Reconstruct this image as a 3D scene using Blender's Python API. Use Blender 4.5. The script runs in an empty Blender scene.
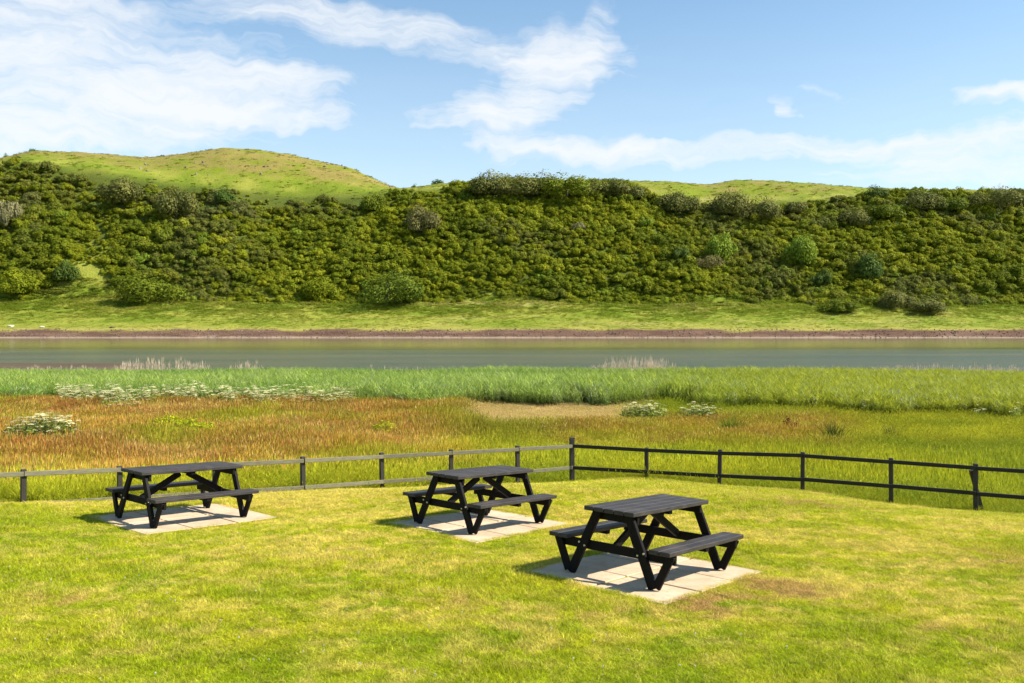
import bpy, math, random
import numpy as np
from mathutils import Vector, Matrix, Euler
R = math.radians
rng = np.random.default_rng(7)
random.seed(7)
scn = bpy.context.scene
C = scn.collection

# ------------------------------------------------------------------ camera
F, PIT, CX, CY = 887.4, 0.0186, 512.0, 341.5
cam = bpy.data.cameras.new('camera'); cam.sensor_width = 36; cam.lens = F/1024*36
cam.clip_end = 6000; cam.clip_start = 0.1
camo = bpy.data.objects.new('camera', cam); C.objects.link(camo)
camo.rotation_euler = (R(90)-PIT, 0, 0); camo.location = (0, 0, 0)
scn.camera = camo

def ray(u, v):
    """direction seen at a place of the photograph, scaled so that y = 1"""
    a, b = (u-CX)/F, -(v-CY)/F
    y = math.cos(PIT)+b*math.sin(PIT); z = -math.sin(PIT)+b*math.cos(PIT)
    return a/y, z/y

# ------------------------------------------------------------------ noise
def _h(ix, iy, s):
    n = (ix.astype(np.int64)*374761393 + iy.astype(np.int64)*668265263 + s*982451653) & 0x7fffffff
    n = ((n ^ (n >> 13))*1274126177) & 0x7fffffff
    return ((n ^ (n >> 16)) & 0xffff)/65535.0
def vnoise(x, y, s=0):
    x = np.asarray(x, float); y = np.asarray(y, float)
    ix, iy = np.floor(x), np.floor(y); fx, fy = x-ix, y-iy
    fx = fx*fx*(3-2*fx); fy = fy*fy*(3-2*fy)
    a = _h(ix, iy, s); b = _h(ix+1, iy, s); c = _h(ix, iy+1, s); d = _h(ix+1, iy+1, s)
    return (a*(1-fx)+b*fx)*(1-fy)+(c*(1-fx)+d*fx)*fy
def fbm(x, y, s=0, o=4):
    t = 0; a = 0.5; n = 0
    for i in range(o):
        t = t+a*vnoise(x*2**i+i*17.3, y*2**i-i*9.1, s+i); n += a; a *= .5
    return t/n
def sstep(a, b, x):
    t = np.clip((x-a)/(b-a), 0, 1); return t*t*(3-2*t)
def mixc(a, b, t):
    t = np.asarray(t)[..., None]; return np.asarray(a)*(1-t)+np.asarray(b)*t

# ------------------------------------------------------------------ table poses (x, y, z, heading, pad offset, fall along the table)
DIM = dict(L=1.6216, W=.6147, bi=.5055, bo=.7478, hb=.4171, fs=.5113, fi=.7502, SL=2.17, SW=1.76, LB=1.65)
TAB = [(1.4889, 9.7688, -2.7176, .8737, -.02, .0, -.0681),
       (-.4646, 12.6591, -2.8336, .87, .0, -.05, -.0631),
       (-5.0664, 13.6542, -2.968, .8642, .03, .03, -.0542)]
def tab_world(i, X, Y, Z=0):
    x, y, z, a, sx, sy, tl = TAB[i]
    return (x+X*math.cos(a)-Y*math.sin(a), y+X*math.sin(a)+Y*math.cos(a), z+Z+tl*X)
# ------------------------------------------------------------------ fence posts
def post_at(u, D, vb): a, z = ray(u, vb); return (a*D, D, z*D)
FH = {}
LPOST = [post_at(*p) for p in ((-175, 12.9, 514), (-80, 13.8, 508), (23.4, 14.7, 502.7), (120, 15.7, 500), (215, 16.5, 496), (303, 17.3, 491),
                               (382, 18.5, 490), (451, 19.0, 486.5), (517.7, 19.6, 485))]
CORNER = post_at(572, 20.2, 483)
RPOST = [post_at(*p) for p in ((646.7, 19.8, 478.8), (719.5, 19.2, 486.5), (802.6, 18.6, 491), (891, 18.0, 505.0), (975.5, 17.4, 511.5),
                               (1066, 16.9, 517), (1160, 16.4, 523))]
ALLP = LPOST+[CORNER]+RPOST
def fence_y(x):
    xs = [-60]+[p[0] for p in ALLP]+[60]; ys = [-8]+[p[1] for p in ALLP]+[2]
    return np.interp(x, xs, ys)
# lawn height: thin plate spline through pads and post feet
cp = []
for i in range(3):
    for X in (-.5, .5):
        for Y in (-.5, .5):
            w = tab_world(i, TAB[i][4]+X*DIM['SL'], TAB[i][5]+Y*DIM['SW'], -.022); cp.append(w)
cp += ALLP
cp += [(0, 5, -2.58), (-4, 6, -2.66), (5, 6, -2.6), (0, -6, -2.35), (-9, 9, -2.75), (-14, 4, -2.7), (9, 11, -3.0), (14, 4, -2.9),
       (5.5, 13.5, -2.95), (-9, -6, -2.4), (9, -6, -2.4), (-40, -8, -3), (40, -4, -3.6), (-2, 16.2, -3.06), (3, 16.3, -3.07), (7.0, 14.6, -3.15), (-7.5, 13.2, -2.86)]
cp = np.array(cp)
def _U(r): return np.where(r > 1e-9, r*r*np.log(r+1e-12), 0)
_n = len(cp); K = _U(np.hypot(cp[:, None, 0]-cp[None, :, 0], cp[:, None, 1]-cp[None, :, 1]))+np.eye(_n)*.004
P = np.c_[np.ones(_n), cp[:, :2]]
_w = np.linalg.solve(np.block([[K, P], [P.T, np.zeros((3, 3))]]), np.r_[cp[:, 2], 0, 0, 0])
def lawn_h(x, y):
    x = np.asarray(x, float); y = np.asarray(y, float)
    r = _w[_n]+_w[_n+1]*x+_w[_n+2]*y
    for k in range(_n): r = r+_w[k]*_U(np.hypot(x-cp[k, 0], y-cp[k, 1]))
    return r
def pad_mask(x, y, m=0.0):
    ins = np.zeros(np.shape(x), bool)
    for (tx, ty, tz, a, sx, sy, tl) in TAB:
        dx, dy = x-tx, y-ty; X = dx*math.cos(a)+dy*math.sin(a)-sx; Y = -dx*math.sin(a)+dy*math.cos(a)-sy
        ins |= (abs(X) < DIM['SL']/2+m) & (abs(Y) < DIM['SW']/2+m)
    return ins
WATER = -5.5
def near_h(x, y):
    x = np.asarray(x, float); y = np.asarray(y, float)
    fy = fence_y(x); d = y-fy
    l = lawn_h(x, np.minimum(y, fy+.4))
    l = np.where(abs(x) > 45, -3.2, l)
    bump = .012*(fbm(x*1.3, y*1.3, 3, 3)-.5)*sstep(0, .4, abs(d))
    m = np.interp(y, [0, 30, 47, 70, 82, 95, 108, 125, 140, 160], [-4.4, -4.45, -4.6, -4.72, -5.4, -5.75, -5.7, -5.7, -6.2, -6.6])
    m = m+.16*(fbm(x/7, y/7, 11, 3)-.5)*sstep(4, 12, d)
    # mud flat showing at low water on the left
    a = x/np.maximum(y, 1)
    mud = sstep(-.36, -.47, a+.03*np.sin(y*.5))*sstep(84, 96, y)*sstep(134, 126, y)
    m = m+mud*(.34+.12*fbm(x/6, y/3, 5, 3))
    t = sstep(.2, 7.5, d)
    return l*(1-t)+m*t+bump

# far shore and hill, from the skyline of the photograph
SKY_U = [-500, -200, 0, 26, 42, 84, 126, 155, 193, 225, 256, 288, 320, 353, 385, 400, 433, 478, 512, 570, 623, 673, 708, 734, 768, 810, 858, 903, 977, 1024, 1150, 1400]
SKY_V = [196, 176, 161, 154, 152, 153, 156, 157, 152, 147.5, 149, 154, 160.6, 168.6, 184, 190, 186, 182, 184, 184, 181, 181.5, 183.5, 179, 180, 183, 188, 190, 191, 191, 193, 205]
BR_U = [-500, -200, 0, 30, 100, 160, 220, 300, 369, 410, 440, 480, 620, 650, 700, 740, 800, 860, 900, 1024, 1150, 1400]
BR_V = [200, 182, 167, 162, 168, 180, 188, 194, 193, 190, 188, 186, 187, 196, 205, 205, 199, 197, 194, 194, 196, 210]
SKY_V = [v+3.2 for v in SKY_V]
def far_h(x, y, rel=True):
    x = np.asarray(x, float); y = np.asarray(y, float)
    s = 375+2.2*(fbm(x/40, x*0, 21, 3)-.5)*2
    t = y-s
    u = CX+F*x/np.maximum(y, 300)
    SH = (325-np.interp(u, SKY_U, SKY_V))/F*600
    BH = (325-np.interp(u, BR_U, BR_V))/F*520
    z = np.select([t < 0, t < 3, t < 8.5, t < 65, t < 145],
        [WATER+.06*t, WATER+t*.2, WATER+.6+(t-3)*.5, -2.15+14.5*((t-8.5)/56.5)**1.15,
         12.35+(BH-12.35)*(((t-65)/80)*.75+.25*np.sin(np.clip((t-65)/80, 0, 1)*math.pi/2)*1.0)], 0)
    tt = np.clip((t-145)/80, 0, 1); top = BH+(SH-BH)*np.sin(tt*math.pi/2)
    z = np.where(t >= 145, top, z)
    z = np.where(y > 604, z-(y-604)**1.25*.12, z)
    if rel:
        g = 9*(fbm(x/32+y/70, y/60, 31, 4)-.5)+4*(fbm(x/11, y/14, 37, 3)-.5)
        z = z+g*sstep(60, 85, t)*(1-.85*sstep(118, 150, t))
        z = z+1.1*(fbm(x/9, y/9, 41, 3)-.5)*sstep(8, 20, t)*(1-sstep(196, 222, t)*.6)
    return z

# ------------------------------------------------------------------ node helpers
def newmat(name):
    m = bpy.data.materials.new(name); m.use_nodes = True; nt = m.node_tree
    for n in list(nt.nodes): nt.nodes.remove(n)
    out = nt.nodes.new('ShaderNodeOutputMaterial')
    return m, nt, out
def nd(nt, t, **k):
    n = nt.nodes.new(t)
    for a, b in k.items():
        if a.startswith('i_'):
            n.inputs[a[2:].replace('_', ' ')].default_value = b
        else: setattr(n, a, b)
    return n
def lk(nt, a, b): nt.links.new(a, b)
def noise(nt, scale, detail=4, vec=None, rough=.55):
    n = nd(nt, 'ShaderNodeTexNoise'); n.inputs['Scale'].default_value = scale; n.inputs['Detail'].default_value = detail
    n.inputs['Roughness'].default_value = rough
    if vec is not None: lk(nt, vec, n.inputs['Vector'])
    return n
def ramp(nt, fac, stops):
    r = nd(nt, 'ShaderNodeValToRGB'); e = r.color_ramp.elements
    e[0].position, e[0].color = stops[0][0], (*stops[0][1], 1)
    e[1].position, e[1].color = stops[-1][0], (*stops[-1][1], 1)
    for p, c in stops[1:-1]:
        k = e.new(p); k.color = (*c, 1)
    lk(nt, fac, r.inputs['Fac']); return r
def mixrgb(nt, fac, a, b, bt='MIX'):
    m = nd(nt, 'ShaderNodeMix', data_type='RGBA', blend_type=bt)
    for s, v in ((m.inputs[0], fac), (m.inputs[6], a), (m.inputs[7], b)):
        if isinstance(v, (int, float)): s.default_value = v
        elif isinstance(v, tuple): s.default_value = (*v, 1)
        else: lk(nt, v, s)
    return m.outputs[2]
def mth(nt, op, a, b=0.0, c=None, clamp=False):
    m = nd(nt, 'ShaderNodeMath', operation=op, use_clamp=clamp)
    for i, v in enumerate((a, b) if c is None else (a, b, c)):
        if isinstance(v, (int, float)): m.inputs[i].default_value = v
        else: lk(nt, v, m.inputs[i])
    return m.outputs[0]

def leaf_mat(name, transl=.3, mode='inst', low=None, col=None, rough=.55, lo=.25, hi=.7, var=.6, spec=.07):
    """foliage: pigment from each plant's own colour, blades vary, tips may differ from the lower stems"""
    m, nt, out = newmat(name)
    if col is None:
        a = nd(nt, 'ShaderNodeAttribute', attribute_name='pig', attribute_type='INSTANCER'); c = a.outputs['Color']
    else:
        rgb = nd(nt, 'ShaderNodeRGB'); rgb.outputs[0].default_value = (*col, 1); c = rgb.outputs[0]
    bv = nd(nt, 'ShaderNodeAttribute', attribute_name='bv', attribute_type='GEOMETRY')
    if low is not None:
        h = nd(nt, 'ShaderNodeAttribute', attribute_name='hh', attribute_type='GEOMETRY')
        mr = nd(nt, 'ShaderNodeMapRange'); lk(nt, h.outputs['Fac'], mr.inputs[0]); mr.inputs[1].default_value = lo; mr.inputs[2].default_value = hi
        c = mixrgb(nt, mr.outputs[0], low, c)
    f = mth(nt, 'MULTIPLY_ADD', bv.outputs['Fac'], var, 1-var/2)
    hsv = nd(nt, 'ShaderNodeHueSaturation'); lk(nt, c, hsv.inputs['Color']); lk(nt, f, hsv.inputs['Value'])
    hue = mth(nt, 'MULTIPLY_ADD', bv.outputs['Fac'], -.03, .515); lk(nt, hue, hsv.inputs['Hue'])
    col_ = hsv.outputs[0]
    p = nd(nt, 'ShaderNodeBsdfPrincipled'); lk(nt, col_, p.inputs['Base Color']); p.inputs['Roughness'].default_value = rough
    p.inputs['Specular IOR Level'].default_value = spec
    t = nd(nt, 'ShaderNodeBsdfTranslucent'); lk(nt, col_, t.inputs['Color'])
    ms = nd(nt, 'ShaderNodeMixShader'); ms.inputs[0].default_value = transl
    lk(nt, p.outputs[0], ms.inputs[1]); lk(nt, t.outputs[0], ms.inputs[2]); lk(nt, ms.outputs[0], out.inputs['Surface'])
    return m

# ------------------------------------------------------------------ mesh helpers
def mesh_obj(name, V, Fc, mat, parent=None, attrs=None, smooth=False, link=True):
    me = bpy.data.meshes.new(name); me.from_pydata([tuple(v) for v in V], [], Fc)
    if smooth: me.polygons.foreach_set('use_smooth', [True]*len(me.polygons))
    if attrs:
        for k, a in attrs.items():
            a = np.asarray(a, float)
            if a.ndim == 1:
                at = me.attributes.new(k, 'FLOAT', 'POINT'); at.data.foreach_set('value', a)
            else:
                at = me.attributes.new(k, 'FLOAT_COLOR', 'POINT'); at.data.foreach_set('color', np.c_[a, np.ones(len(a))].ravel())
    if mat: me.materials.append(mat)
    me.update()
    o = bpy.data.objects.new(name, me)
    if link: C.objects.link(o)
    if parent: o.parent = parent
    return o
def grid_obj(name, xs, yf, hf, mat, colf=None):
    """sheet over columns xs; yf(x)->row of y"""
    rows = []
    for x in xs: rows.append(np.asarray(yf(x)))
    Y = np.array(rows); X = np.repeat(np.array(xs)[:, None], Y.shape[1], 1); Z = hf(X, Y)
    n, m = Y.shape
    V = np.c_[X.ravel(), Y.ravel(), Z.ravel()]
    i = np.arange(n*m).reshape(n, m)
    Fc = np.stack([i[:-1, :-1], i[1:, :-1], i[1:, 1:], i[:-1, 1:]], -1).reshape(-1, 4).tolist()
    at = {'pig': colf(X.ravel(), Y.ravel())} if colf else None
    return mesh_obj(name, V, Fc, mat, attrs=at, smooth=True)
class MB:
    def __init__(s): s.v = []; s.f = []
    def box(s, c, d, rot=None, bev=0.0):
        """box of full size d centred on c, rot a 3x3 Matrix; bev chamfers the long edges"""
        x, y, z = d[0]/2, d[1]/2, d[2]/2; b = min(bev, x*.9, y*.9, z*.9)
        base = len(s.v)
        if b <= 0:
            pts = [(i*x, j*y, k*z) for i in (-1, 1) for j in (-1, 1) for k in (-1, 1)]
            fs = [(0, 1, 3, 2), (4, 6, 7, 5), (0, 4, 5, 1), (2, 3, 7, 6), (0, 2, 6, 4), (1, 5, 7, 3)]
        else:
            # chamfered box via convex hull of 24 points
            import bmesh
            bm = bmesh.new()
            for i in (-1, 1):
                for j in (-1, 1):
                    for k in (-1, 1):
                        bm.verts.new((i*x, j*(y-b), k*(z-b))); bm.verts.new((i*(x-b), j*y, k*(z-b))); bm.verts.new((i*(x-b), j*(y-b), k*z))
            r = bmesh.ops.convex_hull(bm, input=bm.verts)
            bmesh.ops.dissolve_limit(bm, angle_limit=.01, verts=bm.verts, edges=bm.edges)
            bm.verts.index_update(); bm.normal_update()
            pts = [tuple(v.co) for v in bm.verts]; fs = [tuple(v.index for v in f.verts) for f in bm.faces]; bm.free()
        for p in pts:
            q = Vector(p)
            if rot: q = rot @ q
            s.v.append(q+Vector(c))
        s.f += [tuple(base+i for i in f) for f in fs]; return s
    def bar(s, a, b, w, t, bev=.004, side=Vector((1, 0, 0))):
        """beam from a to b, w across, t along side"""
        a, b = Vector(a), Vector(b); d = (b-a); L = d.length; d.normalize()
        sd = (side-d*side.dot(d)).normalized(); o = d.cross(sd)
        rot = Matrix((d, o, sd)).transposed()
        return s.box((a+b)/2, (L, w, t), rot, bev)
    def tube(s, pts, r, n=6):
        base = len(s.v); pts = [Vector(p) for p in pts]
        for i, p in enumerate(pts):
            d = (pts[min(i+1, len(pts)-1)]-pts[max(i-1, 0)]).normalized()
            a = d.orthogonal().normalized(); b = d.cross(a); rr = r[i] if hasattr(r, '__len__') else r
            for k in range(n):
                t = 2*math.pi*k/n; s.v.append(p+a*rr*math.cos(t)+b*rr*math.sin(t))
        for i in range(len(pts)-1):
            for k in range(n):
                k2 = (k+1) % n; s.f.append((base+i*n+k, base+i*n+k2, base+(i+1)*n+k2, base+(i+1)*n+k))
        s.f.append(tuple(base+k for k in range(n))[::-1]); s.f.append(tuple(base+(len(pts)-1)*n+k for k in range(n)))
        return s
    def build(s, name, mat, parent=None, smooth=False): return mesh_obj(name, s.v, s.f, mat, parent, smooth=smooth)
def tag(o, label=None, cat=None, group=None, kind=None):
    if label: o['label'] = label
    if cat: o['category'] = cat
    if group: o['group'] = group
    if kind: o['kind'] = kind
    return o
def empty(name, loc, label, cat, group=None, rot=(0, 0, 0)):
    o = bpy.data.objects.new(name, None); o.empty_display_size = .2; C.objects.link(o); o.location = loc; o.rotation_euler = rot
    return tag(o, label, cat, group)

# ------------------------------------------------------------------ scatter ("stuff")
def scatter(name, label, cat, variants, pos, rot, scl, vi, pig, kind='stuff'):
    me = bpy.data.meshes.new(name); me.vertices.add(len(pos)); me.vertices.foreach_set('co', np.asarray(pos, np.float32).ravel())
    def add(n, t, a, key='vector'):
        at = me.attributes.new(n, t, 'POINT'); at.data.foreach_set(key, np.asarray(a).ravel())
    add('rot', 'FLOAT_VECTOR', np.asarray(rot, np.float32)); add('scl', 'FLOAT_VECTOR', np.asarray(scl, np.float32))
    add('vi', 'INT', np.asarray(vi, np.int32), 'value'); add('pig', 'FLOAT_COLOR', np.c_[pig, np.ones(len(pig))].astype(np.float32), 'color')
    me.update(); o = bpy.data.objects.new(name, me); C.objects.link(o)
    col = bpy.data.collections.new(name+'_kinds')
    for k, v in enumerate(variants): v.name = '%s_kind_%03d' % (name, k); col.objects.link(v)
    ng = bpy.data.node_groups.new(name+'_scatter', 'GeometryNodeTree')
    ng.interface.new_socket('Geometry', in_out='INPUT', socket_type='NodeSocketGeometry')
    ng.interface.new_socket('Geometry', in_out='OUTPUT', socket_type='NodeSocketGeometry')
    gi = ng.nodes.new('NodeGroupInput'); go = ng.nodes.new('NodeGroupOutput')
    iop = ng.nodes.new('GeometryNodeInstanceOnPoints'); ci = ng.nodes.new('GeometryNodeCollectionInfo')
    ci.inputs['Collection'].default_value = col; ci.inputs['Separate Children'].default_value = True; ci.inputs['Reset Children'].default_value = True
    def na(n, t):
        a = ng.nodes.new('GeometryNodeInputNamedAttribute'); a.data_type = t; a.inputs['Name'].default_value = n; return a
    lk2 = ng.links.new
    lk2(gi.outputs[0], iop.inputs['Points']); lk2(ci.outputs[0], iop.inputs['Instance']); iop.inputs['Pick Instance'].default_value = True
    lk2(na('vi', 'INT').outputs[0], iop.inputs['Instance Index'])
    e2r = ng.nodes.new('FunctionNodeEulerToRotation'); lk2(na('rot', 'FLOAT_VECTOR').outputs[0], e2r.inputs[0]); lk2(e2r.outputs[0], iop.inputs['Rotation'])
    lk2(na('scl', 'FLOAT_VECTOR').outputs[0], iop.inputs['Scale'])
    lk2(iop.outputs[0], go.inputs[0])
    md = o.modifiers.new('scatter', 'NODES'); md.node_group = ng
    return tag(o, label, cat, kind=kind)
def tuft(n, rad, h, hv, w, lean, mat, curl=.5, seed=0, heads=0.0, headw=2.5, segs=2):
    r = random.Random(seed); V = []; Fc = []; bv = []; hh = []
    for _ in range(n):
        a = r.random()*6.283; d = rad*math.sqrt(r.random()); x, y = d*math.cos(a), d*math.sin(a)
        L = h*(1-hv+2*hv*r.random()); la = r.random()*6.283; le = lean*(.2+r.random()); f = r.random()*6.283
        wx, wy = math.cos(f)*w*.5, math.sin(f)*w*.5; b = len(V); k = r.random(); hd = r.random() < heads
        for s in range(segs+1):
            t = s/segs; bend = le*(t+curl*t*t)*L; px = x+math.cos(la)*bend; py = y+math.sin(la)*bend; pz = L*t*(1-.25*le*t)
            ww = (1-t)**.6 if not hd else (.5 if t < .99 else 0)
            if s == segs: V.append((px, py, pz)); bv.append(k); hh.append(pz/h)
            else:
                V += [(px-wx*ww, py-wy*ww, pz), (px+wx*ww, py+wy*ww, pz)]; bv += [k, k]; hh += [pz/h]*2
        for s in range(segs-1): i = b+2*s; Fc.append((i, i+1, i+3, i+2))
        i = b+2*(segs-1); Fc.append((i, i+1, i+2))
        if hd:
            q = len(V); hw = w*headw*.5; c, s_ = math.cos(f), math.sin(f); z0 = pz*.8
            x0, y0 = px*.9+x*.1, py*.9+y*.1
            V += [(x0, y0, z0), (px-c*hw, py-s_*hw, pz*.92), (px, py, pz*1.06), (px+c*hw, py+s_*hw, pz*.92)]
            bv += [k]*4; hh += [1.0]*4; Fc.append((q, q+1, q+2, q+3))
    return mesh_obj('tuft', V, Fc, mat, attrs={'bv': bv, 'hh': hh}, link=False)

# ------------------------------------------------------------------ pigments
def blob(x, y, u, v, ru, rv, hgt=None):
    """soft spot centred where the photograph shows it on the lawn"""
    a, s = ray(u, v); D = 8.0
    for _ in range(30): D = .5*D+.5*float(lawn_h(a*D, D))/s
    rx = ru/F*D; ry = rv/F*D/abs(s)
    return np.exp(-((x-a*D)/rx)**2-((y-D)/ry)**2)
LUSH, LEAFY, YEL, STRAW, BROWN = (.235, .315, .009), (.315, .375, .010), (.45, .45, .02), (.64, .53, .12), (.42, .26, .10)
def lawn_pig(x, y):
    n1 = fbm(x*.55+3, y*.9, 51, 4); n2 = fbm(x*1.8, y*2.6, 57, 4); n3 = fbm(x*.28, y*.75+9, 63, 3); n4 = fbm(x*6, y*7, 69, 2)
    c = mixc(LUSH, LEAFY, sstep(.25, .6, n1*.6+n2*.4))
    c = mixc(c, YEL, sstep(.38, .66, n2*.45+n3*.45+n4*.1)*.85)
    far = sstep(9.5, 15, y+.25*x)
    c = mixc(c, YEL, far*(.35+.4*sstep(.3, .6, n1)))
    c = mixc(c, STRAW, sstep(.54, .72, n3*.4+n1*.25+n4*.35+.10*far)*.75)
    c = mixc(c, STRAW, .5*sstep(.45, .62, n4)*sstep(.35, .6, fbm(x*.9, y*2.2, 91, 3)+.1*far))
    b = 0
    for s in ((735, 600, 40, 8), (700, 612, 32, 8), (690, 604, 24, 6), (755, 584, 20, 5), (790, 590, 40, 10), (960, 640, 30, 8), (1000, 560, 40, 14), (930, 628, 26, 7), (590, 612, 30, 6), (820, 505, 60, 6), (250, 517, 22, 5), (470, 600, 40, 7), (60, 600, 40, 8)):
        b = b+blob(x, y, *s)*(1.3 if s[0] in (735, 700, 690, 755, 790, 820) else .6)
    c = mixc(c, BROWN, np.clip(b, 0, 1)*sstep(.36, .60, n2*.4+n4*.6)*.85)
    g = 0
    for s in ((180, 645, 40, 10), (30, 625, 40, 8), (560, 605, 50, 8), (880, 570, 60, 8), (850, 660, 70, 10), (420, 640, 60, 8)): g = g+blob(x, y, *s)
    c = mixc(c, LUSH, np.clip(g, 0, 1)*.4*sstep(.3, .6, n2))
    return c
RUST, ORNG, STR2, GRN, YGR, TAN, PALE = (.43, .15, .055), (.53, .26, .06), (.68, .50, .16), (.18, .235, .012), (.37, .365, .02), (.62, .44, .19), (.30, .28, .16)
def reed_front(x, y):
    a = x/np.maximum(y, 1); u = CX+F*a
    return np.interp(u, [-200, 0, 300, 440, 470, 620, 640, 760, 860, 1100], [49.5, 49, 49, 47.5, 51.5, 50, 50, 47.5, 44.5, 43])+2.2*(fbm(u/60, u*0, 77, 3)-.5)*2+.8*(fbm(x*.9, y*.9, 79, 2)-.5)
def meadow_pig(x, y):
    u = CX+F*x/np.maximum(y, 1)
    n1 = fbm(x/4, y/3, 81, 4); n2 = fbm(x/1.3, y/1.0, 83, 3); n3 = fbm(x/9+4, y/6, 87, 3); d = y-fence_y(x)
    c = mixc(YGR, GRN, sstep(.38, .58, n1*.5+n3*.5))
    warm = sstep(560, 380, u)*sstep(2.0, 5.5, d+3*(n1-.5))
    mid = sstep(480, 600, u)*sstep(900, 800, u)*sstep(29, 33, y)*sstep(46, 41, y)
    w = np.clip(warm*(.78+.9*(n2-.45))+mid*(.72+2.4*(n1-.5)+1.2*(n2-.5)), 0, 1)
    wc = mixc(ORNG, RUST, sstep(.30, .58, n3*.5+n2*.5+.16*sstep(36, 46, y)-.08*sstep(34, 26, y)))
    wc = mixc(wc, STR2, sstep(.5, .7, n2)*.6); wc = mixc(wc, YGR, sstep(.46, .64, n1*.6+n2*.4)*.8)
    c = mixc(c, wc, w)
    tan = sstep(450, 480, u)*sstep(660, 610, u)*sstep(38.5, 41, y+3*(n2-.5))*sstep(53, 51, y)
    c = mixc(c, TAN, tan*.95)
    c = mixc(c, YGR, (1-warm)*(1-tan)*.35*sstep(.4, .6, n2))
    return c, tan

# ------------------------------------------------------------------ ground materials
def ground_mat(name, scale, amt=.5, bump=.02, rough=.95):
    m, nt, out = newmat(name)
    geo = nd(nt, 'ShaderNodeNewGeometry'); a = nd(nt, 'ShaderNodeAttribute', attribute_name='pig')
    n = noise(nt, scale, 6, geo.outputs['Position'], .7); n2 = noise(nt, scale*.13, 4, geo.outputs['Position'])
    f = mth(nt, 'MULTIPLY_ADD', n.outputs['Fac'], amt*2, 1-amt)
    f = mth(nt, 'MULTIPLY', f, mth(nt, 'MULTIPLY_ADD', n2.outputs['Fac'], .5, .75))
    h = nd(nt, 'ShaderNodeHueSaturation'); lk(nt, a.outputs['Color'], h.inputs['Color']); lk(nt, f, h.inputs['Value'])
    p = nd(nt, 'ShaderNodeBsdfPrincipled'); lk(nt, h.outputs[0], p.inputs['Base Color']); p.inputs['Roughness'].default_value = rough
    p.inputs['Specular IOR Level'].default_value = .1
    b = nd(nt, 'ShaderNodeBump'); b.inputs['Distance'].default_value = bump; lk(nt, n.outputs['Fac'], b.inputs['Height']); lk(nt, b.outputs[0], p.inputs['Normal'])
    lk(nt, p.outputs[0], out.inputs['Surface']); return m

MAT_LAWN = ground_mat('lawn_ground', 60, .35, .01)
MAT_MEAD = ground_mat('meadow_ground', 9, .4, .05)
MAT_HILL = ground_mat('hill_ground', .9, .45, .5)

# lawn sheet
xs = np.unique(np.r_[np.linspace(-60, -14, 24), np.linspace(-14, 14, 225), np.linspace(14, 60, 24)])
ty = np.r_[np.linspace(0, .4, 14)[:-1], np.linspace(.4, 1, 150)]
def lawn_rows(x):
    fy = float(fence_y(x))+.12; return -22+(fy+22)*ty
lawn = grid_obj('lawn', xs, lawn_rows, near_h, MAT_LAWN, lambda x, y: lawn_pig(x, y)*.62)
tag(lawn, 'mown yellow green lawn around the picnic tables', 'lawn', kind='structure')
# meadow, marsh and estuary bed
xs2 = np.unique(np.r_[np.linspace(-420, -60, 46), np.linspace(-60, 60, 241), np.linspace(60, 420, 46)])
ty2 = np.r_[np.linspace(0, .3, 90)[:-1], np.linspace(.3, 1, 90)]
def mead_rows(x):
    fy = float(fence_y(np.clip(x, -60, 60)))+.12; return fy+(165-fy)*ty2**1.3
def mead_sheet_pig(x, y):
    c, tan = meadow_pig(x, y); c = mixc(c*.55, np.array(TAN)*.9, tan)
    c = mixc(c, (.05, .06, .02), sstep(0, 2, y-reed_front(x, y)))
    mud = mixc((.06, .048, .028), (.13, .095, .065), fbm(x/8, y/2.5, 95, 3))
    return mixc(c, mud, sstep(72, 80, y))
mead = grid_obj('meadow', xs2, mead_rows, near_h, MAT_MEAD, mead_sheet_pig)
tag(mead, 'rough meadow and marsh ground beyond the fence', 'meadow', kind='structure')
# far bank and hill
def hill_pig(x, y):
    s = 375+2.2*(fbm(x/40, x*0, 21, 3)-.5)*2; t = y-s; u = CX+F*x/y
    n = fbm(x/12, y/5, 101, 4); n2 = fbm(x/4, y/3, 103, 3); n3 = fbm(x/40, y/12, 105, 3)
    c = mixc((.155, .20, .017), (.26, .265, .04), sstep(.35, .65, n*.6+n3*.4))
    c = mixc(c, (.34, .29, .10), sstep(.5, .7, n3*.6+n2*.4)*.6*sstep(10, 25, t)*sstep(330, 520, u))
    up = sstep(150, 168, t)
    br = mixc((.165, .20, .015), (.235, .19, .05), sstep(.38, .6, n*.5+n2*.3+.2*n3+.12*sstep(150, 200, t)*sstep(440, 380, u)-.05))
    c = mixc(c, br, up)
    c = mixc(c*.95, (.32, .27, .07), sstep(20, 9, t)*.6)
    scr = sstep(66, 76, t)*sstep(150, 136, t)*sstep(30, 46, abs(u-88)+(t-60)*.9); c = mixc(c, (.055, .075, .012), scr*.85)
    mud = mixc((.065, .032, .02), (.19, .115, .08), fbm(x/9, y*.7, 107, 4))
    c = mixc(c, mud, sstep(10.5, 7.5, t+9*(n-.5))); c = mixc(c, (.27, .20, .14), sstep(3.4, 1.6, t+3.5*(n2-.5)))
    return c
hx = np.unique(np.r_[np.linspace(-1100, -440, 45), np.linspace(-440, 440, 300), np.linspace(440, 1100, 45)])
hy = np.unique(np.r_[340, 355, np.linspace(366, 386, 26), np.linspace(388, 640, 110), np.linspace(650, 900, 20)])
hill = grid_obj('hillside', hx, lambda x: hy, far_h, MAT_HILL, hill_pig)
tag(hill, 'long green hill and far bank across the water', 'hillside', kind='structure')
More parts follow.
